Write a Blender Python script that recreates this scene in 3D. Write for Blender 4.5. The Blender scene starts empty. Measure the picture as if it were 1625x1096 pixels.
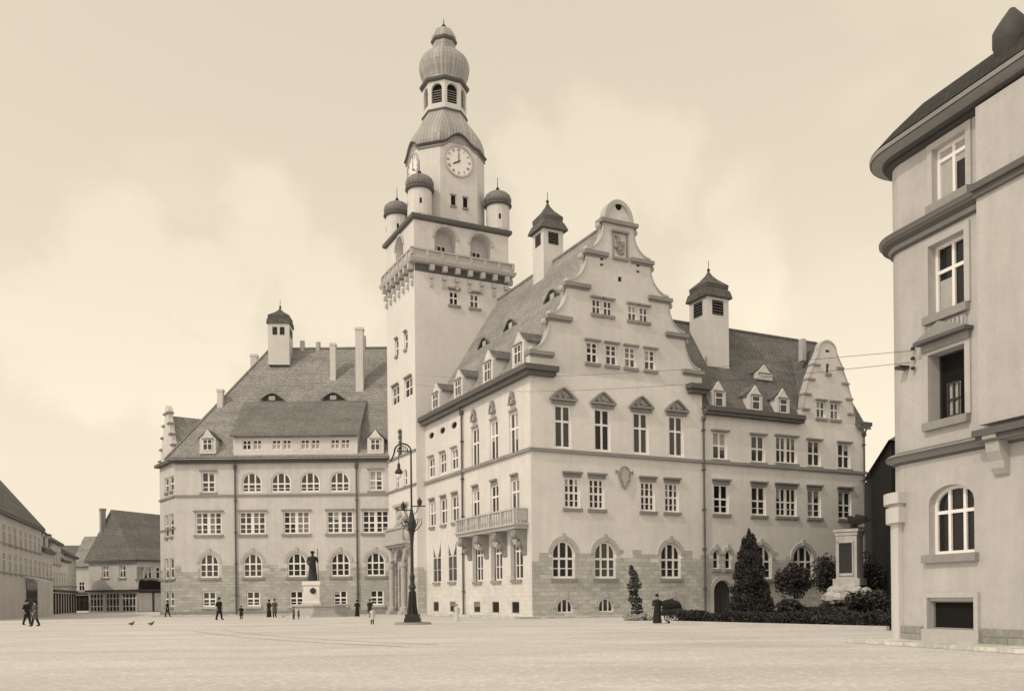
import bpy, bmesh, math, random
from mathutils import Vector, Matrix
from mathutils.geometry import tessellate_polygon
R = math.radians
random.seed(7)
scene = bpy.context.scene
COL = scene.collection

# ------------------------------------------------------------------ camera
EYE = 1.55; FPX = 1430.0; ROLL = 0.0106          # eye height, focal length in photo pixels, slight roll
cam_d = bpy.data.cameras.new('camera')
cam = bpy.data.objects.new('camera', cam_d); COL.objects.link(cam)
cam.location = (0, 0, EYE)
cam.rotation_euler = (Matrix.Rotation(R(90), 3, 'X') @ Matrix.Rotation(-ROLL, 3, 'Z')).to_euler()
cam_d.sensor_width = 36; cam_d.lens = 36*FPX/1625; cam_d.shift_y = 400/1625; cam_d.shift_x = 0
cam_d.clip_start = 0.1; cam_d.clip_end = 6000
scene.camera = cam

# ------------------------------------------------------------------ light
SUN_DIR = Vector((-0.76, -0.65, 0.95)).normalized()      # towards the sun
sun_el = math.asin(SUN_DIR.z); sun_az = math.atan2(SUN_DIR.x, SUN_DIR.y)
world = bpy.data.worlds.new('World'); scene.world = world; world.use_nodes = True
nt = world.node_tree; nt.nodes.clear()
def WN(t, **k):
    n = nt.nodes.new(t)
    for a, b in k.items(): setattr(n, a, b)
    return n
out = WN('ShaderNodeOutputWorld'); bg = WN('ShaderNodeBackground')
sky = WN('ShaderNodeTexSky', sky_type='NISHITA', sun_disc=False, sun_elevation=sun_el, sun_rotation=sun_az,
         altitude=100, air_density=1.0, dust_density=2.5, ozone_density=1.0)
bw = WN('ShaderNodeRGBToBW'); nt.links.new(sky.outputs[0], bw.inputs[0])
pw = WN('ShaderNodeMath', operation='POWER'); pw.inputs[1].default_value = 0.30; nt.links.new(bw.outputs[0], pw.inputs[0])
tc = WN('ShaderNodeTexCoord'); mp = WN('ShaderNodeMapping'); mp.inputs['Scale'].default_value = (1.0, 1.0, 1.5)
nt.links.new(tc.outputs['Generated'], mp.inputs[0])
nz = WN('ShaderNodeTexNoise'); nz.inputs['Scale'].default_value = 2.9; nz.inputs['Detail'].default_value = 9; nz.inputs['Roughness'].default_value = .52
mp.inputs['Location'].default_value = (3.4, 1.0, 0.7)
nt.links.new(mp.outputs[0], nz.inputs['Vector'])
cr = WN('ShaderNodeValToRGB'); cr.color_ramp.elements[0].position = .46; cr.color_ramp.elements[1].position = .56
cr.color_ramp.interpolation = 'EASE'
nt.links.new(nz.outputs[0], cr.inputs[0])
cm = WN('ShaderNodeMath', operation='MULTIPLY_ADD'); cm.inputs[1].default_value = .05; cm.inputs[2].default_value = .985
nt.links.new(cr.outputs[0], cm.inputs[0])
ml = WN('ShaderNodeMath', operation='MULTIPLY'); nt.links.new(pw.outputs[0], ml.inputs[0])
# cumulus heaps standing in the sky to the north-west and north: soft-bottomed, billowy-topped
nz2 = WN('ShaderNodeTexNoise'); nz2.inputs['Scale'].default_value = 6; nz2.inputs['Detail'].default_value = 7; nz2.inputs['Roughness'].default_value = .6
nt.links.new(tc.outputs['Generated'], nz2.inputs['Vector'])
sb_ = WN('ShaderNodeVectorMath', operation='SUBTRACT'); nt.links.new(nz2.outputs['Color'], sb_.inputs[0]); sb_.inputs[1].default_value = (.5, .5, .5)
sc_ = WN('ShaderNodeVectorMath', operation='SCALE'); nt.links.new(sb_.outputs[0], sc_.inputs[0]); sc_.inputs['Scale'].default_value = .19
ad_ = WN('ShaderNodeVectorMath', operation='ADD'); nt.links.new(tc.outputs['Generated'], ad_.inputs[0]); nt.links.new(sc_.outputs[0], ad_.inputs[1])
last = None
for cx_, cy_, r_ in ((440, 360, 95), (330, 440, 80), (190, 410, 110), (90, 480, 90), (540, 450, 90), (400, 500, 70), (250, 540, 80), (830, 250, 70), (960, 240, 95), (1040, 270, 85), (900, 330, 100), (1180, 430, 110), (150, 560, 110), (330, 600, 110)):
    c_ = Vector((cx_-812.5, FPX, 948-cy_)).normalized()
    dn = WN('ShaderNodeVectorMath', operation='DISTANCE'); nt.links.new(ad_.outputs[0], dn.inputs[0]); dn.inputs[1].default_value = c_
    mr_ = WN('ShaderNodeMapRange', interpolation_type='SMOOTHSTEP'); mr_.inputs[1].default_value = r_/FPX*1.15; mr_.inputs[2].default_value = r_/FPX*.55; mr_.inputs[3].default_value = 0; mr_.inputs[4].default_value = 1
    nt.links.new(dn.outputs['Value'], mr_.inputs[0])
    if last is None: last = mr_.outputs[0]
    else:
        mx_ = WN('ShaderNodeMath', operation='MAXIMUM'); nt.links.new(last, mx_.inputs[0]); nt.links.new(mr_.outputs[0], mx_.inputs[1]); last = mx_.outputs[0]
ca = WN('ShaderNodeMath', operation='MULTIPLY_ADD'); ca.inputs[1].default_value = .11; nt.links.new(last, ca.inputs[0]); nt.links.new(cm.outputs[0], ca.inputs[2])
nt.links.new(ca.outputs[0], ml.inputs[1])
tint = WN('ShaderNodeVectorMath', operation='SCALE'); tint.inputs[0].default_value = (6.6, 5.8, 4.55)
nt.links.new(ml.outputs[0], tint.inputs['Scale']); nt.links.new(tint.outputs[0], bg.inputs[0])
bg.inputs[1].default_value = 0.10; nt.links.new(bg.outputs[0], out.inputs[0])
sl = bpy.data.lights.new('sun', 'SUN'); sl.energy = 1.3; sl.angle = R(1.0); sl.color = (1, .90, .74)
so = bpy.data.objects.new('sun', sl); COL.objects.link(so); so.rotation_euler = SUN_DIR.to_track_quat('Z', 'Y').to_euler()
so.location = (-60, -40, 80)
scene.view_settings.view_transform = 'Standard'; scene.view_settings.look = 'None'
scene.view_settings.exposure = 0.0; scene.view_settings.gamma = 1.0

# ------------------------------------------------------------------ materials (a sepia world: warm greys)
MATS = {}
def mat(name, v, tint=(1, .972, .975), rough=.9, var=.12, scale=1.2, bump=.15, fine=14, kind=None, spec=.3, **kw):
    if name in MATS: return MATS[name]
    m = bpy.data.materials.new(name); MATS[name] = m; m.use_nodes = True
    t = m.node_tree; N = t.nodes; L = t.links
    b = N['Principled BSDF']; b.inputs['Roughness'].default_value = rough
    b.inputs['Specular IOR Level'].default_value = spec
    def new(ty, **k):
        n = N.new(ty)
        for a, c in k.items(): setattr(n, a, c)
        return n
    base = tuple(v*c for c in tint)+(1,)
    geo = new('ShaderNodeNewGeometry')
    uv = new('ShaderNodeUVMap')
    def noise(s, det=5, r=.6, src=None, vec=None):
        n = new('ShaderNodeTexNoise'); n.inputs['Scale'].default_value = s; n.inputs['Detail'].default_value = det; n.inputs['Roughness'].default_value = r
        L.new(vec or geo.outputs['Position'], n.inputs['Vector']); return n
    def mulcol(col, fac_sock, lo, hi):
        mr = new('ShaderNodeMapRange'); mr.inputs[1].default_value = .25; mr.inputs[2].default_value = .75
        mr.inputs[3].default_value = lo; mr.inputs[4].default_value = hi; L.new(fac_sock, mr.inputs[0])
        s = new('ShaderNodeVectorMath', operation='SCALE'); L.new(mr.outputs[0], s.inputs['Scale'])
        if hasattr(col, 'links'): L.new(col, s.inputs[0])
        else: s.inputs[0].default_value = col[:3]
        return s.outputs[0]
    big = noise(scale*.22, 6, .62); fin = noise(fine, 4, .7)
    col = mulcol(base, big.outputs[0], 1-var, 1+var*.6)
    if kw.get('streak'):
        mid_ = noise(1.6, 7, .72); col = mulcol(col, mid_.outputs[0], 1-var*.9, 1+var*.6)
    col = mulcol(col, fin.outputs[0], 1-var*.6, 1+var*.6)
    # rain streaks down walls: shape of their own
    if kw.get('streak'):
        mpn = new('ShaderNodeMapping'); mpn.inputs['Scale'].default_value = (1.7, .09, 1); L.new(uv.outputs[0], mpn.inputs[0])
        st = noise(1.0, 5, .65, vec=mpn.outputs[0]); col = mulcol(col, st.outputs[0], 1-kw['streak'], 1+kw['streak']*.3)
    hgt = fin.outputs[0]; bstr = bump
    def brick(w, h, c1, c2, mortar, msize, off=.5, vec=None):
        br = new('ShaderNodeTexBrick'); br.offset = off
        br.inputs['Scale'].default_value = 1; br.inputs['Brick Width'].default_value = w; br.inputs['Row Height'].default_value = h
        br.inputs['Mortar Size'].default_value = msize; br.inputs['Mortar Smooth'].default_value = .3
        br.inputs['Color1'].default_value = (*[c1]*3, 1); br.inputs['Color2'].default_value = (*[c2]*3, 1); br.inputs['Mortar'].default_value = (*[mortar]*3, 1)
        L.new(vec or uv.outputs[0], br.inputs['Vector']); return br
    def mulsock(a, bsock):
        mm = new('ShaderNodeMix', data_type='RGBA', blend_type='MULTIPLY'); mm.inputs[0].default_value = 1
        L.new(a, mm.inputs[6]); L.new(bsock, mm.inputs[7]); return mm.outputs[2]
    if kind == 'tiles':
        br = brick(kw.get('tw', .18), kw.get('th', .26), kw.get('lo', .72), 1.18, .45, kw.get('ms', .03))
        # uneven rows of old tiles
        col = mulsock(col, br.outputs[0]); 
        big2 = noise(1.9, 8, .75); col = mulcol(col, big2.outputs[0], .76, 1.2); big3 = noise(.35, 5, .6); col = mulcol(col, big3.outputs[0], .82, 1.14)
        mpn = new('ShaderNodeMapping'); mpn.inputs['Scale'].default_value = (.05, .8, 1); L.new(uv.outputs[0], mpn.inputs[0])
        rw = noise(1.0, 3, .6, vec=mpn.outputs[0]); col = mulcol(col, rw.outputs[0], .84, 1.16)
        hgt = br.outputs[0]; bstr = .6
    if kind == 'ribs':
        br = brick(kw.get('tw', .35), 60, .86, 1.12, .6, .035, 0)
        col = mulsock(col, br.outputs[0]); hgt = br.outputs[0]; bstr = .4
    if kind in ('masonry', 'plaster_base'):
        b1 = brick(.85, .33, .80, 1.10, .72, .022)
        b2 = brick(.55, .33, .86, 1.08, .86, .018, .37)
        stone = mulcol((kw.get('sv', .36),)*2+(kw.get('sv', .36)*.95,), big.outputs[0], .85, 1.15)
        stone = mulsock(mulsock(stone, b1.outputs[0]), b2.outputs[0])
        gr = noise(5, 6, .75); stone = mulcol(stone, gr.outputs[0], .74, 1.26)
        if kind == 'masonry':
            col = stone; hgt = b1.outputs[0]; bstr = .5
        else:
            sx = new('ShaderNodeSeparateXYZ'); L.new(uv.outputs[0], sx.inputs[0])
            fx = new('ShaderNodeMath', operation='SNAP'); fx.inputs[1].default_value = .85; L.new(sx.outputs[0], fx.inputs[0])
            fy = new('ShaderNodeMath', operation='SNAP'); fy.inputs[1].default_value = .33; L.new(sx.outputs[1], fy.inputs[0])
            cx = new('ShaderNodeCombineXYZ'); L.new(fx.outputs[0], cx.inputs[0]); L.new(fy.outputs[0], cx.inputs[1])
            wn = new('ShaderNodeTexWhiteNoise', noise_dimensions='2D'); L.new(cx.outputs[0], wn.inputs['Vector'])
            a1 = new('ShaderNodeMath', operation='MULTIPLY_ADD'); a1.inputs[1].default_value = 1.2; a1.inputs[2].default_value = kw.get('top', 4.6)-.6
            L.new(wn.outputs[0], a1.inputs[0])
            lt = new('ShaderNodeMath', operation='LESS_THAN'); L.new(fy.outputs[0], lt.inputs[0]); L.new(a1.outputs[0], lt.inputs[1])
            mx = new('ShaderNodeMix', data_type='RGBA'); hf = new('ShaderNodeMath', operation='MULTIPLY'); hf.inputs[1].default_value = kw.get('bf', .85); L.new(lt.outputs[0], hf.inputs[0]); L.new(hf.outputs[0], mx.inputs[0]); L.new(col, mx.inputs[6]); L.new(stone, mx.inputs[7])
            col = mx.outputs[2]
            hm = new('ShaderNodeMix', data_type='RGBA'); L.new(lt.outputs[0], hm.inputs[0]); L.new(fin.outputs[0], hm.inputs[6]); L.new(b1.outputs[0], hm.inputs[7])
            hgt = hm.outputs[2]; bstr = .35
    L.new(col, b.inputs['Base Color'])
    if bstr > 0:
        bp = new('ShaderNodeBump'); bp.inputs['Strength'].default_value = bstr; bp.inputs['Distance'].default_value = .03
        L.new(hgt, bp.inputs['Height']); L.new(bp.outputs[0], b.inputs['Normal'])
    return m
plaster = mat('plaster_above_rubble_base', .82, kind='plaster_base', streak=.09, var=.10, sv=.50)
plaster_w = mat('plaster_left_wing', .66, kind='plaster_base', streak=.12, var=.13, sv=.44)
plaster_l = mat('plaster_side', .74, kind='plaster_base', streak=.09, var=.10, sv=.66, top=3.0, bf=.35)
plaster_t = mat('plaster_tower', .70, streak=.08, var=.10)
stonem = mat('dark_sandstone', .30, var=.2, fine=6)
stonel = mat('light_sandstone', .50, var=.18, fine=6)
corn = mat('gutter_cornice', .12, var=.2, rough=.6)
iron = mat('cast_iron', .028, rough=.45, var=.25, spec=.5)
white = mat('white_paint', .88, rough=.5, var=.04, bump=0)
glass = mat('window_glass', .045, rough=.08, var=.5, bump=.02, spec=.6, fine=1.3)
glassd = mat('dark_glass', .015, rough=.15, var=.3, bump=0, spec=.35)
curtain = mat('curtain', .42, rough=.95, var=.2, fine=8); curtain2 = mat('grey_blind', .24, rough=.95, var=.2, fine=8)
roof_m = mat('main_roof_tiles', .38, kind='tiles', scale=1, lo=.80)
roof_d = mat('dark_roof_tiles', .21, kind='tiles', scale=1, lo=.76)
roof_s = mat('slate', .16, kind='tiles', tw=.25, th=.22)
dome_m = mat('sheet_metal_dome', .42, kind='ribs', rough=.6, var=.2)
dome_d = mat('weathered_copper', .24, kind='ribs', tw=.22, rough=.6, var=.3)
bronze = mat('bronze', .03, rough=.75, var=.6, fine=5, spec=.5)
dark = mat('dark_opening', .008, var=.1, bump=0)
wood = mat('dark_wood', .05, rough=.6, var=.3)
leafd = mat('dark_foliage', .03, var=.5, fine=3, rough=.7)
leafm = mat('mid_foliage', .065, var=.45, fine=3, rough=.7)
bark = mat('bark', .07, var=.3)
cloth_d = mat('dark_cloth', .022, var=.3); cloth_m = mat('grey_cloth', .10, var=.2); cloth_l = mat('light_cloth', .6, var=.1)
skin = mat('skin', .42, tint=(1, .86, .74), rough=.6, var=.05, bump=0)
hair_m = mat('hair', .03, var=.3)

# ------------------------------------------------------------------ mesh helpers
Z = Vector((0, 0, 1))
class Face:
    """A vertical wall plane: s runs along it, z up, dep outwards."""
    def __init__(s, o, d, n): s.o = Vector((o[0], o[1], 0)); s.d = Vector((d[0], d[1], 0)).normalized(); s.n = Vector((n[0], n[1], 0)).normalized()
    def pt(s, a, z, dep=0): return s.o + s.d*a + Z*z + s.n*dep
    def px(s, x, y, dep=0):
        dx = x-812.5; dy = 948-y
        X = dx+dy*ROLL; Zz = dy-dx*ROLL
        r = Vector((X, FPX, Zz))/FPX
        o = s.o+s.n*dep
        k = o.dot(s.n)/r.dot(s.n)
        p = r*k
        return ((p-s.o).dot(s.d), p.z+EYE)
    def s(s_, x, y, dep=0): return s_.px(x, y, dep)[0]
    def z(s_, x, y, dep=0): return s_.px(x, y, dep)[1]
    def off(s, a=0, dep=0): return Face((s.o+s.d*a+s.n*dep)[:2], s.d, s.n)
def at(x, y, Y, z=None):
    dx = x-812.5; dy = 948-y
    return Vector(((dx+dy*ROLL)/FPX*Y, Y, (dy-dx*ROLL)/FPX*Y+EYE if z is None else z))
def gp(x, y):
    dx = x-812.5; dy = 948-y
    Y = -EYE*FPX/(dy-dx*ROLL); return Vector(((dx+dy*ROLL)/FPX*Y, Y, 0))

class MB:
    def __init__(s): s.v = []; s.f = []; s.m = []
    def add(s, pts, m=0):
        i = len(s.v); s.v += [Vector(p) for p in pts]; s.f.append(list(range(i, i+len(pts)))); s.m.append(m)
    def grid(s, rings, m=0, closed=True, cap0=False, cap1=False):
        i0 = len(s.v); n = len(rings[0])
        for r in rings: s.v += [Vector(p) for p in r]
        for a in range(len(rings)-1):
            for b in range(n if closed else n-1):
                c = (b+1) % n
                s.f.append([i0+a*n+b, i0+a*n+c, i0+(a+1)*n+c, i0+(a+1)*n+b]); s.m.append(m)
        if cap0: s.f.append([i0+b for b in range(n)][::-1]); s.m.append(m)
        if cap1: s.f.append([i0+(len(rings)-1)*n+b for b in range(n)]); s.m.append(m)
    def prism(s, F, poly, d0, d1, m=0):
        s.grid([[F.pt(a, z, d0) for a, z in poly], [F.pt(a, z, d1) for a, z in poly]], m, True, True, True)
    def box(s, F, s0, s1, z0, z1, d0, d1, m=0):
        s.prism(F, [(s0, z0), (s1, z0), (s1, z1), (s0, z1)], d0, d1, m)
    def cyl(s, c, r, z0, z1, n=12, r1=None, m=0):
        s.lathe(c, [(r, z0), (r if r1 is None else r1, z1)], n, m)
    def lathe(s, c, prof, n=14, m=0, cap=True):
        rings = [[Vector((c[0]+r*math.cos(2*math.pi*k/n), c[1]+r*math.sin(2*math.pi*k/n), z)) for k in range(n)] for r, z in prof]
        s.grid(rings, m, True, cap, cap)
    def tube(s, pts, r, n=6, m=0):
        rings = []
        P = [Vector(p) for p in pts]
        for i, p in enumerate(P):
            t = (P[min(i+1, len(P)-1)]-P[max(i-1, 0)]).normalized()
            a = t.cross(Z) if abs(t.z) < .95 else t.cross(Vector((0, 1, 0)))
            a.normalize(); b = t.cross(a)
            rr = r[i] if isinstance(r, (list, tuple)) else r
            rings.append([p+a*rr*math.cos(2*math.pi*k/n)+b*rr*math.sin(2*math.pi*k/n) for k in range(n)])
        s.grid(rings, m, True, True, True)
    def blob(s, c, rx, ry, rz, m=0, n=10, rings=7, jit=0):
        rs = []
        for i in range(rings+1):
            a = -math.pi/2+math.pi*i/rings
            ra = max(math.cos(a), .02)
            rs.append([Vector((c[0]+rx*ra*math.cos(2*math.pi*k/n), c[1]+ry*ra*math.sin(2*math.pi*k/n), c[2]+rz*math.sin(a)))*1+Vector((random.uniform(-jit, jit), random.uniform(-jit, jit), random.uniform(-jit, jit))) for k in range(n)])
        s.grid(rs, m, True, True, True)
    def holes(s, F, outer, holes, dep=0, reveal=.34, m=0, mr=None):
        polys = [outer]+holes
        tri = tessellate_polygon([[Vector((a, z, 0)) for a, z in p] for p in polys])
        flat = [q for p in polys for q in p]
        i0 = len(s.v); s.v += [F.pt(a, z, dep) for a, z in flat]
        for t in tri: s.f.append([i0+k for k in t]); s.m.append(m)
        for h in holes:
            s.grid([[F.pt(a, z, dep) for a, z in h], [F.pt(a, z, dep-reveal) for a, z in h]], m if mr is None else mr)
    def islands(s):
        par = list(range(len(s.v)))
        def find(i):
            while par[i] != i: par[i] = par[par[i]]; i = par[i]
            return i
        for f in s.f:
            for j in f[1:]: par[find(j)] = find(f[0])
        out_ = {}
        for f, m in zip(s.f, s.m):
            r = find(f[0]); o = out_.setdefault(r, (MB(), {})); mb, mp = o; g = []
            for i in f:
                if i not in mp: mp[i] = len(mb.v); mb.v.append(s.v[i])
                g.append(mp[i])
            mb.f.append(g); mb.m.append(m)
        return [o[0] for o in out_.values()]
    def pieces(s, name, mats, parent=None, **k):
        r = [p.build(name, mats, parent, **k) for p in s.islands()]
        return r[0]
    def build(s, name, mats, parent=None, smooth=False, normals=True):
        base = Vector((0, 0, 0))
        if parent is not None: base = root_loc(parent)
        me = bpy.data.meshes.new(name)
        me.from_pydata([tuple(v-base) for v in s.v], [], s.f)
        if not isinstance(mats, (list, tuple)): mats = [mats]
        for q in mats: me.materials.append(q)
        me.polygons.foreach_set('material_index', s.m)
        if normals and len(s.f) < 20000:
            bm = bmesh.new(); bm.from_mesh(me); bmesh.ops.recalc_face_normals(bm, faces=bm.faces); bm.to_mesh(me); bm.free()
        if smooth: me.polygons.foreach_set('use_smooth', [True]*len(me.polygons))
        uvl = me.uv_layers.new(name='UVMap').data
        for p in me.polygons:
            n = p.normal
            t = Vector((-n.y, n.x, 0))
            if t.length < .05: t = Vector((1, 0, 0))
            t.normalize()
            if t.x*1.0+t.y*.13 < 0: t = -t
            w = n.cross(t)
            if w.z < 0: w = -w
            for li in p.loop_indices:
                co = me.vertices[me.loops[li].vertex_index].co+base
                uvl[li].uv = (co.dot(t), co.dot(w))
        o = bpy.data.objects.new(name, me); COL.objects.link(o)
        if parent is not None: o.parent = parent
        return o
def root_loc(p):
    l = Vector(p.location)
    while p.parent: p = p.parent; l += Vector(p.location)
    return l
def tag(o, label=None, cat=None, group=None, kind=None):
    if label: o['label'] = label
    if cat: o['category'] = cat
    if group: o['group'] = group
    if kind: o['kind'] = kind
    return o
def thing(name, loc, label, cat, group=None, rz=0):
    o = bpy.data.objects.new(name, None); COL.objects.link(o); o.location = loc; o.rotation_euler.z = rz
    o.empty_display_size = .5
    return tag(o, label, cat, group)
def copy_tree(o, parent=None):
    c = o.copy(); COL.objects.link(c)
    if parent is not None: c.parent = parent
    for ch in list(o.children): copy_tree(ch, c)
    return c
def arc(cx, cz, r, a0, a1, n, rz=None):
    rz = r if rz is None else rz
    return [(cx+r*math.cos(a0+(a1-a0)*k/n), cz+rz*math.sin(a0+(a1-a0)*k/n)) for k in range(n+1)]
def opening(s0, s1, z0, z1, kind):
    w = s1-s0; c = (s0+s1)/2
    if kind == 'round':
        return [(s0, z0), (s1, z0)]+arc(c, z1-w/2, w/2, 0, math.pi, 12)
    if kind == 'seg':
        h = min(w*.30, z1-z0)
        return [(s0, z0), (s1, z0)]+arc(c, z1-h, w/2, 0, math.pi, 10, h)
    if kind == 'point':
        h = w*.7
        return [(s0, z0), (s1, z0), (s1, z1-h), (c+w*.33, z1-h*.45), (c+w*.1, z1-.08), (c, z1), (c-w*.1, z1-.08), (c-w*.33, z1-h*.45), (s0, z1-h)]
    if kind == 'circle':
        return arc(c, (z0+z1)/2, w/2, 0, 2*math.pi*15/16, 15, (z1-z0)/2)
    return [(s0, z0), (s1, z0), (s1, z1), (s0, z1)]
def top_at(poly, s):
    best = -1e9
    n = len(poly)
    for i in range(n):
        (a, za), (b, zb) = poly[i], poly[(i+1) % n]
        if (a-s)*(b-s) <= 0 and abs(a-b) > 1e-9:
            best = max(best, za+(zb-za)*(s-a)/(b-a))
    return best
def inset(poly, w):
    s0 = min(p[0] for p in poly); s1 = max(p[0] for p in poly); z0 = min(p[1] for p in poly); z1 = max(p[1] for p in poly)
    cs = (s0+s1)/2; cz = (z0+z1)/2; fs = 1-2*w/(s1-s0); fz = 1-2*w/(z1-z0)
    return [(cs+(a-cs)*fs, cz+(z-cz)*fz) for a, z in poly]
def bars_mesh(mb, F, P, cols, rows, bar, d0, d1, m=0, thick=None):
    Q = inset(P, bar)
    s0 = min(p[0] for p in P); s1 = max(p[0] for p in P); z0 = min(p[1] for p in P); z1 = max(p[1] for p in P)
    # frame ring: front strip and inner sides
    mb.grid([[F.pt(a, z, d1) for a, z in P], [F.pt(a, z, d1) for a, z in Q], [F.pt(a, z, d0) for a, z in Q]], m)
    for k in range(1, cols):
        c = s0+(s1-s0)*k/cols
        b = bar*(.5 if not (thick and k in thick) else 1.1)
        zt = min(top_at(P, c-b), top_at(P, c+b))-.01
        mb.box(F, c-b, c+b, z0+.02, zt, d0, d1-.004, m)
    for fr in rows:
        t = bar*.5
        if fr < 0: fr = -fr; t = bar*.22
        z = z0+(z1-z0)*fr
        # chord of the opening at this height
        ss = []
        n = len(P)
        for i in range(n):
            (a, za), (b, zb) = P[i], P[(i+1) % n]
            if (za-z)*(zb-z) <= 0 and abs(za-zb) > 1e-9: ss.append(a+(b-a)*(z-za)/(zb-za))
        if len(ss) < 2: continue
        mb.box(F, min(ss)+.01, max(ss)-.01, z-t, z+t, d0+.004, d1-.008, m)
def window(parent, F, s0, s1, z0, z1, kind='rect', cols=2, rows=(.5,), bar=.13, name='window', dep=.20,
           sill=True, lint=None, ped=False, curt=.45, thick=None, frame_m=None, glass_m=None, voussoir=False, split=True, sill_m=None):
    """one window in its opening; returns the opening for the wall's hole"""
    P = opening(s0, s1, z0, z1, kind)
    zz1 = max(p[1] for p in P); zz0 = min(p[1] for p in P)
    mb = MB(); bars_mesh(mb, F, P, cols, rows, bar, -dep, -dep+.07, 0, thick)
    w = mb.build(name, [frame_m or white], parent)
    g = MB(); g.add([F.pt(a, z, -dep) for a, z in P], 0)
    # interior: curtains / blinds hanging behind some panes
    for k in range(cols):
        r = random.random()
        a0 = s0+(s1-s0)*k/cols; a1 = s0+(s1-s0)*(k+1)/cols
        if kind != 'rect': continue
        if r < curt:
            h0 = zz0+(zz1-zz0)*random.choice((0, .5, .5, .35, .7, .82, .6)); h1 = zz1-.03
            g.add([F.pt(a0+.03, h0+.03, -dep+.006), F.pt(a1-.03, h0+.03, -dep+.006), F.pt(a1-.03, h1, -dep+.006), F.pt(a0+.03, h1, -dep+.006)], 1)
    g.build('pane', [glass_m or random.choice((glass, glass, glassd)), random.choice((curtain, curtain2))], w)
    if sill:
        b = MB(); b.box(F, s0-.16, s1+.16, z0-.24, z0-.003, -.25, .17); b.build('sill', [sill_m or stonem], w)
    if lint:
        b = MB(); b.box(F, s0-.18, s1+.18, z1+lint, z1+lint+.14, 0.001, .22)
        b.box(F, s0-.12, s1+.12, z1+.003, z1+lint-.003, 0.001, .05) if lint > .05 else None
        b.build('lintel', [stonem], w)
    if voussoir:
        b = MB(); c = (s0+s1)/2; hw = (s1-s0)/2
        if kind == 'round': ai = arc(c, z1-hw, hw+.004, 0, math.pi, 12); ao = arc(c, z1-hw, hw+.34, 0, math.pi, 12)
        else:
            h = min(2*hw*.30, z1-z0); ai = arc(c, z1-h, hw+.004, 0, math.pi, 12, h+.004); ao = arc(c, z1-h, hw+.32, 0, math.pi, 12, h+.3)
        poly = ao+ai[::-1]
        b.grid([[F.pt(a, z, .001) for a, z in ao], [F.pt(a, z, .07) for a, z in ao], [F.pt(a, z, .07) for a, z in ai], [F.pt(a, z, .001) for a, z in ai]], 0, False)
        b.box(F, c-.16, c+.16, z1+.02, z1+.55, .002, .13)
        b.build('voussoirs', [stonel], w)
    if ped:
        c = (s0+s1)/2; hw = (s1-s0)/2+(.30 if ped == 2 else .42); zb = z1+(.55 if ped == 2 else .28)
        b = MB(); b.box(F, c-hw, c+hw, zb, zb+.16, .001, .30)
        b.box(F, c-hw+.15, c+hw-.15, z1+.02, z1+.2, .001, .14)
        if ped == 2:   # scrolled ornament over the side windows
            for q in range(2):
                sg = -1 if q else 1
                b.tube([F.pt(c+sg*hw*.9*(1-t)+0, zb+.2+.75*math.sin(t*1.4), .2) for t in [k/8 for k in range(9)]], .09, 5)
            b.blob(F.pt(c, zb+.75, .15), .2, .2, .33)
        else:
            ai = [(c+hw*(1-t), zb+.16+.88*(1-abs(1-t)**1.25)) for t in [q/6 for q in range(13)]]
            b.grid([[F.pt(a, z, .001) for a, z in ai], [F.pt(a, z, .28) for a, z in ai], [F.pt(a*1+(c-a)*.14, z-.13, .28) for a, z in ai], [F.pt(a*1+(c-a)*.14, z-.13, .05) for a, z in ai]], 0, False)
            b.prism(F, [(c-hw*.85, zb+.17), (c+hw*.85, zb+.17), (c, zb+.82)], .001, .06, 1)
            b.blob(F.pt(c, zb+.45, .12), .16, .16, .2)
            b.blob(F.pt(c-hw*.4, zb+.3, .1), .14, .14, .1); b.blob(F.pt(c+hw*.4, zb+.3, .1), .14, .14, .1)
        b.build('pediment', [stonem, stonel], w)
    return P
def row(parent, F, holes, centers, sample, yref=None, wide=None, **k):
    """centres in photo x at the sample's mid height; sample = (xa, xb, ytop, ybot) of one window"""
    xa, xb, yt, yb = sample; ym = (yt+yb)/2; xm = (xa+xb)/2
    w = F.s(xb, ym)-F.s(xa, ym); z1 = F.z(xm, yt); z0 = F.z(xm, yb)
    for c in centers:
        cc, ww = (c, w) if not isinstance(c, tuple) else (c[0], w*c[1])
        # follow the perspective of the row to read the centre at the right height
        s = F.s(cc, ym)
        kk = dict(k)
        if isinstance(c, tuple): kk['cols'] = int(k.get('cols', 2)*2); kk['thick'] = (k.get('cols', 2),)
        holes.append(window(parent, F, s-ww/2, s+ww/2, z0, z1, **kk))
# ------------------------------------------------------------------ the town hall
DR = Vector((.895, .446, 0)).normalized(); DL = Vector((-DR.y, DR.x, 0))
O = Vector((1.53, 68, 0))
FR = Face(O, DR, -DL)                     # gabled front, faces the viewer's right
FL = Face(O, DL, -DR)                     # side with the balcony
HALL = thing('town_hall', (1.53, 68, 0), 'large pale plastered town hall with clock tower, stepped gables and tiled roofs', 'town hall')
ZE = 18.75; ZR = 31.7; WB = 16.2; LEN = 26.0
hR = []; hG = []; hL = []
# --- windows of the gabled front
row(HALL, FR, hR, [897, 962, 1068], (885, 910, 949, 972), kind='round', cols=3, rows=(), name='basement_window', bar=.11, voussoir=True, sill=False)
row(HALL, FR, hR, [894.5, 960.5, 1064.5], (876.5, 913, 857, 917), kind='round', cols=3, rows=(.52, -.26), name='arched_window', bar=.16, voussoir=True)
row(HALL, FR, hR, [908, 947, 1028, 1066], (896, 921, 757, 806), cols=3, rows=(.5, -.25, -.75), lint=.30, bar=.15)
row(HALL, FR, hR, [893.5, 956, 1017, 1073], (880, 907, 642, 711), cols=2, rows=(.62,), ped=1, bar=.16, sill=False, curt=.25, thick=None, name='tall_window')
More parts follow.
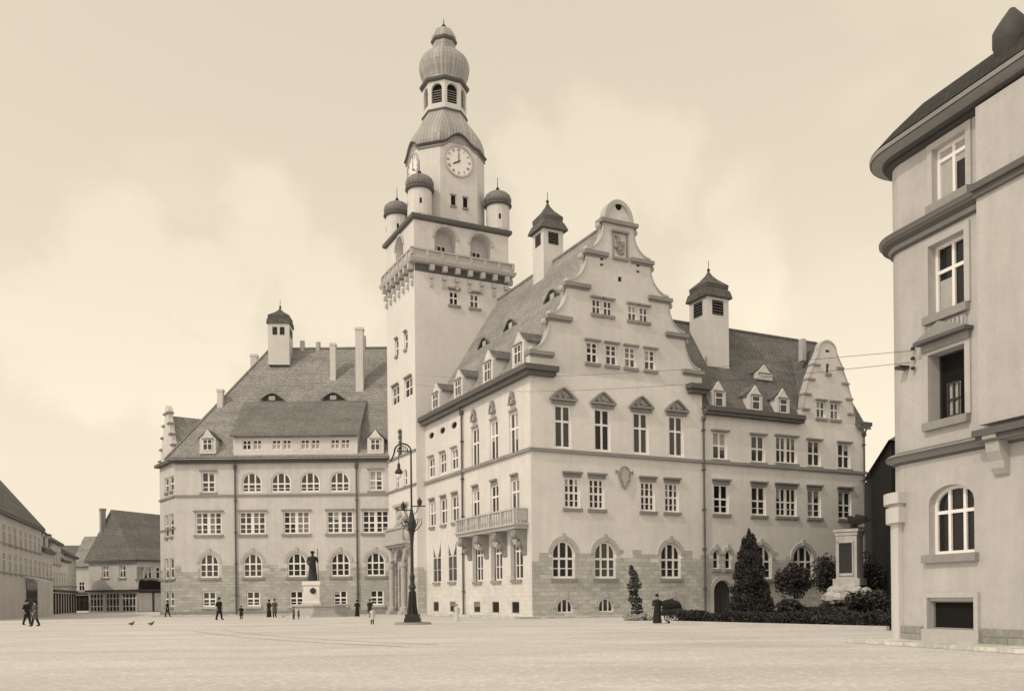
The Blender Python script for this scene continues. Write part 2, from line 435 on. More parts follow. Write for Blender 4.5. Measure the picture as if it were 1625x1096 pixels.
# gable windows
row(HALL, FR, hG, [940, 970.5, 1000.5, 1031.5], (931, 950, 542, 576), cols=2, rows=(.45, -.72), lint=.03, bar=.13)
row(HALL, FR, hG, [947, 965], (940, 954, 474, 498), cols=2, rows=(.5,), lint=.03, bar=.1)
row(HALL, FR, hG, [1004, 1022], (997, 1011, 484, 508), cols=2, rows=(.5,), lint=.03, bar=.1)
row(HALL, FR, hG, [984], (981, 987, 439, 447), cols=1, rows=(), sill=False, bar=.04, name='vent_window', glass_m=dark, frame_m=stonem)
for xx, yy in ((955, 411), (955, 420), (1012.5, 421), (1012.5, 431)):
    row(HALL, FR, hG, [xx], (xx-2.6, xx+2.6, yy-2, yy+2), cols=1, rows=(), sill=False, bar=.03, name='vent_window', glass_m=dark, frame_m=stonem)
# right wing
w0 = len(hR)
hW = []
row(HALL, FR, hW, [1142.5, 1203, (1248, 1), 1292, 1339.5][:2]+[1292, 1339.5], (1132, 1155, 685, 729), cols=2, rows=(.5,), bar=.15, lint=.02)
row(HALL, FR, hW, [(1248, 1.42)], (1237, 1260, 693, 735), cols=2, rows=(.5,), bar=.13, lint=.02)
row(HALL, FR, hW, [1144.5, 1204, 1292, 1340.5], (1133, 1157, 768, 815), cols=2, rows=(.5, -.25), bar=.15, lint=.30)
row(HALL, FR, hW, [(1248, 1.42)], (1237, 1260, 774, 819), cols=2, rows=(.5, -.25), bar=.13, lint=.30)
row(HALL, FR, hW, [1208, 1274.5], (1258, 1290, 866, 918), kind='round', cols=3, rows=(.52, -.26), name='arched_window', bar=.16, voussoir=True)
row(HALL, FR, hW, [1136.5, 1155.5], (1132, 1141, 873, 902), kind='round', cols=1, rows=(.5,), name='arched_window', bar=.09, voussoir=True, curt=0)
hWG = []
row(HALL, FR, hWG, [1303, 1325], (1296, 1310, 636, 663), cols=2, rows=(.55,), bar=.11, lint=.02)
row(HALL, FR, hWG, [1313.5], (1311, 1316, 577, 592), cols=1, rows=(), sill=True, bar=.04, name='vent_window', glass_m=dark, frame_m=stonem)
row(HALL, FR, hWG, [1313.5], (1310, 1317, 555, 559), cols=1, rows=(), sill=False, bar=.03, name='vent_window', glass_m=dark, frame_m=stonem)
# portal of the wing
zp = FR.z(1146, 920); sp0 = FR.s(1132, 950); sp1 = FR.s(1161, 950)
P = opening(sp0, sp1, .02, zp, 'round'); hW.append(P)
b = MB(); b.add([FR.pt(a, z, -.3) for a, z in P], 0)
b.box(FR, (sp0+sp1)/2-.03, (sp0+sp1)/2+.03, .05, zp-.9, -.3, -.24)
dr = b.build('door', [wood], HALL)
b = MB(); c = (sp0+sp1)/2; hw = (sp1-sp0)/2
ai = [(sp1+.004, 0)]+arc(c, zp-hw, hw+.004, 0, math.pi, 12)+[(sp0-.004, 0)]; ao = [(sp1+.4, 0)]+arc(c, zp-hw, hw+.4, 0, math.pi, 12)+[(sp0-.4, 0)]
b.grid([[FR.pt(a, z, .001) for a, z in ao], [FR.pt(a, z, .1) for a, z in ao], [FR.pt(a, z, .1) for a, z in ai], [FR.pt(a, z, .001) for a, z in ai]], 0, False)
b.build('door_surround', [stonel], dr)

# --- side with the balcony
row(HALL, FL, hL, [757, 786.5, 818], (752, 762, 954, 971), kind='rect', cols=1, rows=(), name='basement_window', bar=.06, sill=False, glass_m=glassd, frame_m=stonem, dep=.1)
row(HALL, FL, hL, [692, 718.5], (714, 723, 954, 970), kind='rect', cols=1, rows=(), name='basement_window', bar=.06, sill=False, glass_m=glassd, frame_m=stonem, dep=.1)
row(HALL, FL, hL, [758, 788, 820], (810.5, 830, 864, 919), kind='round', cols=3, rows=(.6, -.3), name='arched_window', bar=.15, dep=.5, sill_m=stonem)
row(HALL, FL, hL, [693.5, 718], (711, 725, 880, 922), kind='point', cols=2, rows=(.6, -.3), name='pointed_window', bar=.07, dep=.09)
row(HALL, FL, hL, [686, 704, 722], (716.5, 728, 786, 828), cols=2, rows=(.55,), lint=.22, bar=.15)
row(HALL, FL, hL, [754.5, 784.5, 817], (810, 824, 760, 812), cols=2, rows=(.62,), lint=.3, bar=.15, sill=False)
row(HALL, FL, hL, [754, 783.5, 815], (808, 822, 653, 722), cols=2, rows=(.62,), bar=.16, ped=2, name='tall_window', sill=False, curt=.3)
row(HALL, FL, hL, [684.5, 702.5, 721], (715.5, 726.5, 711, 745), cols=2, rows=(.55,), bar=.14, lint=.02, sill=False)
row(HALL, FL, hL, [684.5, 702, 720.5], (716, 725, 669, 680), kind='circle', cols=1, rows=(), bar=.05, frame_m=stonem, dep=.15, sill=False, name='round_window', glass_m=dark)

# walls
b = MB()
b.holes(FR, [(0, 0), (WB, 0), (WB, ZE), (0, ZE)], hR)
b.holes(FL, [(0, 0), (LEN, 0), (LEN, ZE), (0, ZE)], hL, m=1)
b.add([FR.pt(WB, 0, -LEN), FR.pt(0, 0, -LEN), FR.pt(0, ZE, -LEN), FR.pt(WB, ZE, -LEN)])
b.add([FR.pt(WB, 0, -LEN), FR.pt(WB, 0, 0), FR.pt(WB, ZE, 0), FR.pt(WB, ZE, -LEN)])
b.add([FR.pt(WB, ZE, -LEN), FR.pt(0, ZE, -LEN), FR.pt(WB/2, ZR-.2, -LEN)])
b.build('wall', [plaster, plaster_l], HALL, normals=False)
# wing walls
WE = FR.s(1373, 820); ZW = 17.1; WD = 12.0; ZWR = 26.3
SG0 = FR.s(1271, 668); SG1 = FR.s(1357, 665)
b = MB()
b.holes(FR, [(WB, 0), (WE, 0), (WE, ZW), (WB, ZW)], hW)
b.add([FR.pt(WE, 0, -WD), FR.pt(WE, 0, 0), FR.pt(WE, ZW, 0), FR.pt(WE, ZW, -WD)])
b.add([FR.pt(WE, ZW, -WD), FR.pt(WE, ZW, 0), FR.pt(WE, ZWR-.1, -WD/2)])
b.add([FR.pt(WE, 0, -WD), FR.pt(WB, 0, -WD), FR.pt(WB, ZW, -WD), FR.pt(WE, ZW, -WD)])
b.build('wall', [plaster], HALL, normals=False)

# --- stepped gable of the front, from the tiers read off its left side
C0 = WB/2
tiers = []      # (z of the cornice, half width of its outer end, half width of its inner end)
for xo, xi, y in ((837, 877, 556), (869, 906, 500), (897, 935, 448), (928, 963, 397)):
    so, z = FR.px(xo, y-1); si, _ = FR.px(xi, y+3); tiers.append((z, C0-so, C0-si))
s_, ztop = FR.px(955, 348); tiers.append((ztop, C0-s_, 0))
tiers[0] = (tiers[0][0], C0-.0, tiers[0][2])
print('TIERS', [[round(q, 2) for q in t] for t in tiers])
left = [(C0, ZE)]
for i in range(4):
    z, ho, hi = tiers[i]; zn, hn, _ = tiers[i+1]
    left += [(ho, z)]
    hin = hn-.12 if i < 3 else hn-.1                          # wall below the next cornice end
    zt = z+(zn-z)*.80
    for k in range(9):                                        # concave sweep up to the next tier
        a = k/8*math.pi/2
        left.append((hin+(ho-.15-hin)*(1-math.sin(a)), z+.15+(zt-z-.15)*(1-math.cos(a))))
    left.append((hin, zn))
hc = tiers[4][1]-.25
zc = FR.z(982, 320)
sil = [(C0-h, z) for h, z in left]+arc(C0, ztop, hc, math.pi, 0, 14, zc-ztop)+[(C0+h, z) for h, z in left[::-1]]
b = MB()
ob = (C0-.42, ztop+.75, C0+.42, ztop+1.6)
b.holes(FR, sil, hG, 0, .34)
b.grid([[FR.pt(a, z, 0) for a, z in sil], [FR.pt(a, z, -.6) for a, z in sil]])
b.add([FR.pt(a, z, -.6) for a, z in sil])
g = b.build('gable', [plaster_t], HALL, normals=False)
b = MB()
for z, ho, hi in tiers[:4]:
    for sg in (-1, 1):
        a0, a1 = sorted((C0+sg*(ho+.12), C0+sg*(hi-.05)))
        b.box(FR, a0, a1, z-.28, z+.02, -.68, .26); b.box(FR, a0+.1, a1-.1, z-.42, z-.283, .002, .12)
b.box(FR, C0-hc-.42, C0+hc+.42, ztop-.22, ztop+.08, -.72, .3)
b.pieces('gable_cornice', [stonem], g)
b = MB()
for i in range(4):                                            # raised scroll bands and little urns on the steps
    z, ho, hi = tiers[i]; zn, hn, _ = tiers[i+1]
    hin = hn-.12; zt = z+(zn-z)*.80
    for sg in (-1, 1):
        pts = []
        for k in range(9):
            a = k/8*math.pi/2
            pts.append(FR.pt(C0+sg*(hin+(ho-.15-hin)*(1-math.sin(a))), z+.2+(zt-z-.15)*(1-math.cos(a)), -.3))
        rings = [[p+FR.n*.38+Z*.07, p-FR.n*.38+Z*.07, p-FR.n*.38-Z*.09, p+FR.n*.38-Z*.09] for p in pts]
        b.grid(rings, 0, True, True, True)
        q = FR.pt(C0+sg*(hin+.28), zt+.1, -.3); b.blob(q, .26, .26, .26)
        q = FR.pt(C0+sg*(ho-.3), z+.22, -.3); b.blob(q, .24, .24, .22)
b.pieces('scroll', [stonel], g)
b = MB()                                                      # round pediment: rim, boss
ai = arc(C0, ztop+.08, hc-.28, 0, math.pi, 16, (zc-ztop)-.33); ao = arc(C0, ztop+.08, hc+.06, 0, math.pi, 16, (zc-ztop)+.02)
b.grid([[FR.pt(a, z, -.66) for a, z in ao], [FR.pt(a, z, .14) for a, z in ao], [FR.pt(a, z, .14) for a, z in ai], [FR.pt(a, z, .002) for a, z in ai]], 0, False)
b.build('pediment_rim', [stonel], g)
b = MB(); b.prism(FR, opening(C0-.26, C0+.26, ztop+1.0, ztop+1.55, 'circle'), .002, .06); b.build('boss', [dark], g)
# relief panel with coat of arms
rs0, rz1 = FR.px(971, 366); rs1, rz0 = FR.px(996, 412)
b = MB(); b.box(FR, rs0-.05, rs1+.05, rz1-.12, rz1+.05, .002, .26); b.box(FR, rs0, rs1, rz0-.2, rz0-.02, .002, .24)
b.box(FR, rs0, rs0+.12, rz0, rz1-.13, .002, .12); b.box(FR, rs1-.12, rs1, rz0, rz1-.13, .002, .12)
cxs = (rs0+rs1)/2; hgt_ = rz1-rz0
b.prism(FR, [(cxs-.36, rz0+hgt_*.45), (cxs-.30, rz0+hgt_*.22), (cxs, rz0+hgt_*.1), (cxs+.30, rz0+hgt_*.22), (cxs+.36, rz0+hgt_*.45), (cxs+.36, rz0+hgt_*.62), (cxs-.36, rz0+hgt_*.62)], .002, .16)
for q in range(7): b.blob(FR.pt(cxs+random.uniform(-.42, .42), rz0+hgt_*(.2+.1*q), .1), .17, .17, .17)
b.build('relief_panel', [stonem], HALL)
# cartouche between first-floor windows
cs, cz = FR.px(990, 754); k = .0465
b = MB()
b.prism(FR, [(cs-.42, cz+.25), (cs-.36, cz-.35), (cs, cz-.95), (cs+.36, cz-.35), (cs+.42, cz+.25), (cs+.3, cz+.5), (cs-.3, cz+.5)], .002, .14)
sh = b.build('coat_of_arms', [stonel], HALL)
b = MB()
b.tube([FR.pt(cs+.5*math.cos(a), cz+.05+.62*math.sin(a), .14) for a in [R(-60+300*q/16-0) for q in range(17)]], .07, 5)
b.tube([FR.pt(cs-.5, cz-.2, .12), FR.pt(cs-.3, cz-.75, .14), FR.pt(cs, cz-1.1, .14), FR.pt(cs+.3, cz-.75, .14), FR.pt(cs+.5, cz-.2, .12)], .06, 5)
for sg in (-1, 1): b.tube([FR.pt(cs+sg*.55, cz+.2, .1), FR.pt(cs+sg*.8, cz+.38, .1), FR.pt(cs+sg*.75, cz+.1, .1)], .06, 5)
b.build('scrollwork', [stonem], sh)

# --- roofs
def slab(F, s0, z0, d0, s1, z1, d1, a, th=.22):
    pass
def gable_roof(mb, F, s0, s1, z0, zr, dfront, dback, over=.55, th=.25, over0=None):
    """ridge runs along -n of F, between depth dfront and dback; eaves at s0 and s1"""
    c = (s0+s1)/2
    for sg, e in ((-1, s0), (1, s1)):
        L = abs(e-c); sl = (zr-z0)/L
        # bellcast: kick out near the eaves
        ov = over0 if (over0 is not None and sg < 0) else over
        pts = [(c, zr), (e-sg*L*.14, z0+(zr-z0)*.14), (e+sg*ov, z0-ov*.55)]
        low = [(a, z-th) for a, z in pts]
        poly = pts+low[::-1]
        mb.prism(F, poly, dfront, dback)
b = MB(); gable_roof(b, FR, 0, WB, ZE+.15, ZR, -.62, -LEN-.3)
b.tube([FR.pt(C0, ZR+.05, -.7), FR.pt(C0, ZR+.05, -LEN)], .16, 6)
b.build('roof', [roof_m], HALL)
FWR = Face(FR.pt(WE, 0, 0), -FR.n, DR)     # looking at the wing's end: ridge runs along DR
b = MB(); gable_roof(b, FWR, 0, WD, ZW+.15, ZWR, .25, -(WE-WB)-4, over0=-.1)
for a0, a1 in ((-.25, WE-SG1-.05), (WE-SG0+.05, WE-WB-.01)): b.prism(FWR, [(-.55, ZW-.15), (.6, ZW+.78), (.6, ZW+.5), (-.55, ZW-.4)], -a0, -a1)
b.tube([FR.pt(WE+.2, ZWR+.05, -WD/2), FR.pt(WB-4, ZWR+.05, -WD/2)], .14, 6)
b.build('roof', [roof_d], HALL)
# small gable of the wing
CG = (SG0+SG1)/2; HG = (SG1-SG0)/2; ZGT = FR.z(1312, 541)
prof = [(HG, ZW), (HG, ZW+.9), (HG-.25, ZW+1.0)]
nst = 4
for i in range(nst):
    z0 = ZW+1.0+(ZGT-.9-ZW-1.0)*i/nst; z1 = ZW+1.0+(ZGT-.9-ZW-1.0)*(i+1)/nst
    h0 = HG-.2-(HG-1.25)*(i/nst)**1.5; h1 = HG-.2-(HG-1.25)*((i+1)/nst)**1.5
    for k in range(1, 6):
        u = k/5; prof.append((h1+.03+(h0-h1-.03)*(1-u)**1.2, z0+(z1-z0)*.9*u))
    prof.append((h1+.0, z1))
prof = prof[:-1]
zt0 = prof[-1][1]; ht = prof[-1][0]
silg = [(CG-h, z) for h, z in prof]+arc(CG, zt0, ht, math.pi, 0, 12, ZGT-zt0)+[(CG+h, z) for h, z in prof[::-1]]
b = MB(); b.holes(FR, silg, hWG, 0, .34); b.grid([[FR.pt(a, z, 0) for a, z in silg], [FR.pt(a, z, -.5) for a, z in silg]]); b.add([FR.pt(a, z, -.5) for a, z in silg])
g2 = b.build('gable', [plaster_t], HALL, normals=False)
b = MB()
for sg in (-1, 1):
    for h, z in prof[2:][::6][:5]:
        a0, a1 = sorted((CG+sg*(h+.12), CG+sg*(h-.75))); b.box(FR, a0, a1, z-.12, z+.06, -.56, .16)
b.pieces('gable_cornice', [stonem], g2)
b = MB()
for sg in (-1, 1):
    pts = [FR.pt(CG+sg*h, z+.05, -.25) for h, z in prof[2:]]
    b.grid([[p+FR.n*.32+Z*.06+DR*sg*.04, p-FR.n*.32+Z*.06+DR*sg*.04, p-FR.n*.32-Z*.08, p+FR.n*.32-Z*.08] for p in pts], 0, True, True, True)
pts = [FR.pt(a, z, -.25) for a, z in arc(CG, zt0, ht, 0, math.pi, 12, ZGT-zt0)]
b.grid([[p+FR.n*.32+Z*.1, p-FR.n*.32+Z*.1, p-FR.n*.32-Z*.08, p+FR.n*.32-Z*.08] for p in pts], 0, True, True, True)
b.pieces('scroll', [stonel], g2)
b = MB(); gable_roof(b, FR, SG0+.2, SG1-.2, ZW+.2, ZGT-.35, -.52, -WD/2-.3, over=.1); b.build('roof', [roof_d], HALL)

# cornices, string course, downpipes
def strip(mb, F, s0, s1, z0, z1, d): mb.box(F, s0, s1, z0, z1, 0.001, d)
b = MB()
LT = 22.0
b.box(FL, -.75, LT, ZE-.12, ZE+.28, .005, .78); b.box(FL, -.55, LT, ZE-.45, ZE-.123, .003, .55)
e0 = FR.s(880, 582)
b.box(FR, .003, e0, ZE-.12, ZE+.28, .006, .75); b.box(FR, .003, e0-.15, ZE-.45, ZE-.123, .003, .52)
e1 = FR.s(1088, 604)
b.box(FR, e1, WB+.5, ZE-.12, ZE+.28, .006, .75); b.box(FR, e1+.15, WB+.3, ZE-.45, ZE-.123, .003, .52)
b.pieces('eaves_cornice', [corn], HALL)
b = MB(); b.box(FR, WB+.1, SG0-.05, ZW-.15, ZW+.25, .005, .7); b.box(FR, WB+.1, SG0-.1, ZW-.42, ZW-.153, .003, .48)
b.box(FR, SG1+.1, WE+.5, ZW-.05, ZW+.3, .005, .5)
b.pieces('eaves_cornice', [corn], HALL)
zl = FR.z(838, 712)
b = MB(); b.box(FR, .001, WE+.18, zl-.12, zl+.13, .002, .2); b.box(FL, -.2, LT, zl-.12, zl+.13, .003, .2)
b.build('string_course', [stonem], HALL)
b = MB()
for q in range(2): b.box(FR, .3, WB-.3, ZE-1.5+q*.0, ZE-1.44, .002, .05) if q == 0 else None
def pipe(F, s, z0, z1):
    m = MB(); m.tube([F.pt(s, z0, .16), F.pt(s, z1, .16)], .085, 7)
    z = z0+2
    while z < z1: m.box(F, s-.15, s+.15, z, z+.1, .002, .27); z += 3.3
    m.tube([F.pt(s, z1, .16), F.pt(s, z1+.5, .5)], .085, 7)
    m.blob(F.pt(s, z1, .2), .2, .2, .25)
    m.build('downpipe', [corn], HALL)
pipe(FR, WB+.02, .1, ZW-.8); pipe(FR, WE-.22, .1, ZW-.8); pipe(FL, FL.s(736, 770), .1, ZE-.9); 

# balcony
FB = Face(FL.pt(0, 0, 1.15), FL.d, FL.n)
b0 = .55; b1 = FB.s(723, 838); zb = FB.z(820, 828)
b = MB(); b.box(FL, b0-.12, b1+.12, zb-.16, zb, .002, 1.3); b.box(FL, b0, b1, zb-.42, zb-.163, .002, 1.12)
bal = b.build('balcony', [stonel], HALL)
b = MB()
b.box(FL, b0, b1, zb+1.0, zb+1.14, .96, 1.2); b.box(FL, b0, b0+.24, zb+1.0, zb+1.14, .01, .955); b.box(FL, b1-.24, b1, zb+1.0, zb+1.14, .01, .955)
n = 5
for k_ in range(n+1):
    s = b0+.02+(b1-b0-.34)*k_/n; b.box(FL, s, s+.3, zb+.003, zb+.997, .98, 1.18)
for k_ in range(26):
    s = b0+.3+(b1-b0-.6)*k_/25; b.lathe(FL.pt(s, 0, 1.08), [(.05, zb+.01), (.09, zb+.3), (.05, zb+.6), (.07, zb+.99)], 6)
for q in range(3):
    for e in (b0+.12, b1-.12): b.lathe(FL.pt(e, 0, .2+.27*q), [(.05, zb+.01), (.09, zb+.3), (.05, zb+.6), (.07, zb+.99)], 6)
b.box(FL, b0+.004, b0+.1, zb+.2, zb+.95, .1, .9)
b.build('balustrade', [stonel], bal)
for k_ in range(4):
    s = b0+.55+(b1-b0-1.1)*k_/3
    b = MB(); zq = zb-.43
    prof_ = [(0, zq), (1.0, zq), (1.02, zq-.3), (.82, zq-.62), (.5, zq-.85), (.42, zq-1.2), (.2, zq-1.55), (.14, zq-1.9), (0, zq-2.0)]
    b.grid([[FL.pt(s-.33, z, d+.002) for d, z in prof_], [FL.pt(s+.33, z, d+.002) for d, z in prof_]], 0, True, True, True)
    b.blob(FL.pt(s, zq-.5, .95), .3, .3, .3); b.blob(FL.pt(s, zq-1.15, .5), .26, .26, .3)
    b.build('bracket', [stonem], bal)

# --- dormers
def dormer(F, sc, w, z0, zh, zt, dfr, slope, roofm, wm=None, cols=2, name='dormer', roundtop=False):
    """small house on the roof: front at depth dfr, runs back until it meets a slope (z per metre inwards)"""
    b = MB()
    if roundtop: poly = [(sc-w/2, z0), (sc+w/2, z0), (sc+w/2, zh)]+arc(sc, zh, w/2, 0, math.pi, 8, zt-zh)[1:-1]+[(sc-w/2, zh)]
    else: poly = [(sc-w/2, z0), (sc+w/2, z0), (sc+w/2, zh), (sc+w*.28, zh+(zt-zh)*.35), (sc, zt), (sc-w*.28, zh+(zt-zh)*.35), (sc-w/2, zh)]
    back = dfr-(zt-z0)/slope-.3
    b.prism(F, poly, back, dfr)
    d = b.build(name, [wm or plaster_t], HALL)
    b = MB()
    hip = [(sc-w/2-.22, zh-.05), (sc, zt-.1), (sc+w/2+.22, zh-.05)]
    up = [(a, z+.16) for a, z in hip]
    b.prism(F, hip+up[::-1], back-.1, dfr-.18); b.build('dormer_roof', [roofm], d)
    b = MB(); P = [(sc-w*.30, z0+.35), (sc+w*.30, z0+.35), (sc+w*.30, zh-.05), (sc-w*.30, zh-.05)]
    b.prism(F, P, dfr+.002, dfr+.012, 1)
    bars_mesh(b, F, P, cols, (.6,), .08, dfr+.013, dfr+.06)
    b.box(F, sc-w*.36, sc+w*.36, zh-.03, zh+.07, dfr+.002, dfr+.16, 2)
    b.build('dormer_window', [white, glass, stonem], d)
    return d
slm = (ZR-ZE)/(WB/2)
for xc, yb, yt in ((692, 648, 608), (728, 629, 586), (775, 606, 555), (823, 579, 527)):
    s, z0 = FL.px(xc, yb, .05); _, zt = FL.px(xc, yt, .05)
    dormer(FL, s, 2.0, z0-.3, z0+(zt-z0)*.62, zt, .1, slm, roof_d)
slw = (ZWR-ZW)/(WD/2)
for xc, yb, yt in ((1141, 648, 604), (1199.5, 653, 611), (1243, 658, 616)):
    s, z0 = FR.px(xc, yb, .0); _, zt = FR.px(xc, yt, .0)
    dormer(FR, s, 1.5, z0-.2, z0+(zt-z0)*.62, zt, .0, slw, roof_d, cols=1)
def eyebrow(F, sc, w, z, zr, h, slope, rm, dark_=True):
    """eyebrow dormer: a curved hump on the slope. zr = depth of the roof surface at z"""
    b = MB(); n = 12; rings = []
    for j in range(4):
        u = j/3; ring = []
        for k_ in range(n+1):
            a = k_/n; s = sc+(a-.5)*w
            prof_ = math.sin(math.pi*a)**1.3
            hh = h*prof_
            zz = z+hh*(1-0*u)+u*h*.6*prof_*.0
            dep = zr-(hh/slope)*u*1.15-u*.25*prof_+.02+(1-u)*.14
            ring.append(F.pt(s, z+hh+.03-.0*u+(u*.02), dep+.06))
        rings.append(ring)
    b.grid(rings, 0, False)
    e = b.build('eyebrow_dormer', [rm], HALL)
    b = MB(); P = [(sc-w*.36, z+.05)]+[(sc+(a-.5)*w, z+.02+(h-.16)*math.sin(math.pi*a)**1.3) for a in [.14+.72*q/8 for q in range(9)]]+[(sc+w*.36, z+.05)]
    b.add([F.pt(a, zz, zr+.10) for a, zz in P])
    b.build('dormer_window', [glassd], e)
    b = MB(); b.tube([F.pt(sc+(a-.5)*w, z+h*math.sin(math.pi*a)**1.3+.04, zr+.2) for a in [q/12 for q in range(13)]], .07, 5)
    b.box(F, sc-.35, sc+.35, z+.05, z+h*.7, zr+.105, zr+.13, 1); b.build('dormer_frame', [corn, curtain], e)
for xc, yc in ((812, 516), (770, 545), (878, 470)):
    # depth on the slope: iterate the ray against the roof plane
    lo = 0
    for q in range(30):
        s, z = FL.px(xc, yc, -lo); lo = max(0, (z-ZE-.15)/slm)*.5+lo*.5
    eyebrow(FL, s, 2.6, z-.3, -lo, .75, slm, roof_m)
lo = 0
for q in range(30):
    s, z = FR.px(1208, 597, -lo); lo = max(0, (z-ZW-.15)/slw)*.5+lo*.5
d_ = dormer(FR, s, 1.9, z-.4, z+.15, z+.95, -lo+.4, slw, roof_d, cols=1)

# --- ridge turrets
def turret(c, ux, hw, zbase, ze, ztip, hwe=1.33, openings=True, small=False, shaft_m=None):
    c = Vector(c); ux = Vector(ux).normalized(); uy = Vector((-ux.y, ux.x, 0))
    def ring(h, z): return [c+ux*a*h+uy*b_*h+Z*z for a, b_ in ((-1, -1), (1, -1), (1, 1), (-1, 1))]
    b = MB()
    rings = [ring(hw, zbase), ring(hw, ze)]; b.grid(rings, 0, True, False, True)
    t = b.build('ridge_turret', [shaft_m or plaster_t], HALL)
    H = ztip-ze
    b = MB()
    he = hw*hwe
    b.grid([ring(he, ze), ring(he, ze+H*.05), ring(hw*1.08, ze+H*.26), ring(hw*.98, ze+H*.30), ring(hw*1.02, ze+H*.46), ring(hw*.98, ze+H*.48), ring(hw*.45, ze+H*.70), ring(hw*.18, ze+H*.86), ring(.05, ze+H)], 0, True, True, True)
    b.build('turret_roof', [roof_s], t)
    b = MB(); b.lathe(c, [(.03, ztip-.1), (.16, ztip+.12), (.03, ztip+.32), (.025, ztip+1.0)], 8); b.build('finial', [iron], t)
    for q, (d, n) in enumerate(((ux, -uy), (-uy, -ux), (-ux, uy), (uy, ux))):
        F = Face(c+n*hw, d, n)
        b = MB()
        hh = hw*1.05 if not small else hw*.75
        for sg in ((-1, 1) if small else (0,)):
            ww = hw*.22 if small else hw*.5
            s = sg*hw*.34
            zz = ze-(.25 if not small else .4)
            b.box(F, s-ww, s+ww, zz-hh, zz, .002, .02)
            for k_ in range(5): b.box(F, s-ww+.03, s+ww-.03, zz-hh+hh*(k_+.3)/5, zz-hh+hh*(k_+.42)/5, .021, .06, 1)
        b.build('louvre', [dark, stonem], t)
    return t
pc = FR.pt(C0, 0, -11.6)
turret((pc.x, pc.y, 0), DR, 1.02, 29.0, 34.6, 37.4)
pc = FR.pt(FR.s(1125, 500, -4.2), 0, -4.2)
turret((pc.x, pc.y, 0), DR, 1.22, 21.0, 27.9, 30.6, 1.2)
# ------------------------------------------------------------------ clock tower
T = O+DL*22.0-DR*.945
TW = 10.2; TD = 8.4
FTR = Face(T, DR, -DL); FTL = Face(T, DL, -DR)
CT = T+DR*TW/2+DL*TD/2
zg = FTR.z(659, 411)            # gallery floor
zc1 = FTR.z(656, 340)           # top of the square body
hTR = []; hTL = []
row(HALL, FTR, hTR, [720.5, 753], (713, 728, 461, 484), cols=2, rows=(.5,), bar=.13, lint=.1)
row(HALL, FTL, hTL, [644, 629.5], (641, 647, 528, 554), cols=1, rows=(.5,), bar=.12, lint=.1)
row(HALL, FTL, hTL, [648, 627.5], (641.5, 654.5, 600, 630), cols=2, rows=(.5,), bar=.13, lint=.1, sill=False)
row(HALL, FTL, hTL, [643.5, 630.5], (641, 646, 745, 770), cols=1, rows=(.5,), bar=.12)
row(HALL, FTL, hTL, [643.5, 630.5], (641, 646, 806, 832), cols=1, rows=(.5,), bar=.12, lint=.1)
# portal in the tower foot
c = TD*.50; hw = 1.15; zp = 6.6
P = opening(c-hw, c+hw, .02, zp, 'round'); hTL.append(P)
b = MB()
b.holes(FTR, [(0, 0), (TW, 0), (TW, zg), (0, zg)], hTR); b.holes(FTL, [(0, 0), (TD, 0), (TD, zg), (0, zg)], hTL, reveal=.5)
b.add([FTR.pt(TW, 0, 0), FTR.pt(TW, 0, -TD), FTR.pt(TW, zg, -TD), FTR.pt(TW, zg, 0)]); b.add([FTR.pt(0, 0, -TD), FTR.pt(TW, 0, -TD), FTR.pt(TW, zg, -TD), FTR.pt(0, zg, -TD)])
b.build('tower_shaft', [mat('plaster_tower_foot', .77, kind='plaster_base', streak=.06, var=.07, sv=.5, top=4.4)], HALL, normals=False)
b = MB(); b.add([FTL.pt(a, z, -.5) for a, z in P]); 
for q in range(2): b.box(FTL, c-1.0+q*1.05, c-.05+q*1.05, .3, 4.0, -.498, -.44)
dr = b.build('door', [wood], HALL)
b = MB(); b.box(FTL, c-1.15, c+1.15, 4.35, 5.4, -.46, -.40); bars = b.build('fanlight', [glassd], dr)
b = MB()
ai = arc(c, zp-hw, hw+.004, 0, math.pi, 12); ao = arc(c, zp-hw, hw+.55, 0, math.pi, 12)
b.grid([[FTL.pt(a, z, .002) for a, z in ao], [FTL.pt(a, z, .3) for a, z in ao], [FTL.pt(a, z, .3) for a, z in ai], [FTL.pt(a, z, .002) for a, z in ai]], 0, False)
for sg in (-1, 1):
    q = FTL.pt(c+sg*1.75, 0, .55); b.lathe(q, [(.42, .05), (.42, .7), (.28, .8), (.27, 4.6), (.4, 4.8), (.45, 5.2)], 10)
    b.box(FTL, c+sg*1.75-.5, c+sg*1.75+.5, 0, .35, .002, 1.05)
    q2 = FTL.pt(c+sg*2.7, 0, .2); b.box(FTL, c+sg*2.75-.28, c+sg*2.75+.28, 0, 5.6, .002, .35)
b.box(FTL, c-3.1, c+3.1, 7.0, 7.35, .002, 1.1); b.box(FTL, c-2.9, c+2.9, 6.75, 6.997, .002, .8)
b.box(FTL, c-2.6, c+2.6, 7.353, 8.5, .75, .95); b.box(FTL, c-2.7, c+2.7, 8.503, 8.7, .6, 1.1)
for sg in (-1, 1):
    b.blob(FTL.pt(c+sg*2.9, 7.9, .5), .35, .35, .7); b.tube([FTL.pt(c+sg*2.9, 6.8, .4), FTL.pt(c+sg*2.2, 6.4, .5), FTL.pt(c+sg*1.75, 5.3, .55)], .22, 6)
for q in range(9): b.blob(FTL.pt(c+random.uniform(-1.6, 1.6), random.uniform(9.2, 10.6), .1), .3, .3, .35)
b.box(FTL, c-1.9, c+1.9, 10.9, 11.15, .002, .4); b.box(FTL, c-1.6, c+1.6, 8.9, 9.1, .002, .3)
b.build('portal_surround', [stonel], dr)
b = MB()
for zz in (12.6, 15.9): b.box(FTL, -.001, TD, zz, zz+.18, .002, .16)
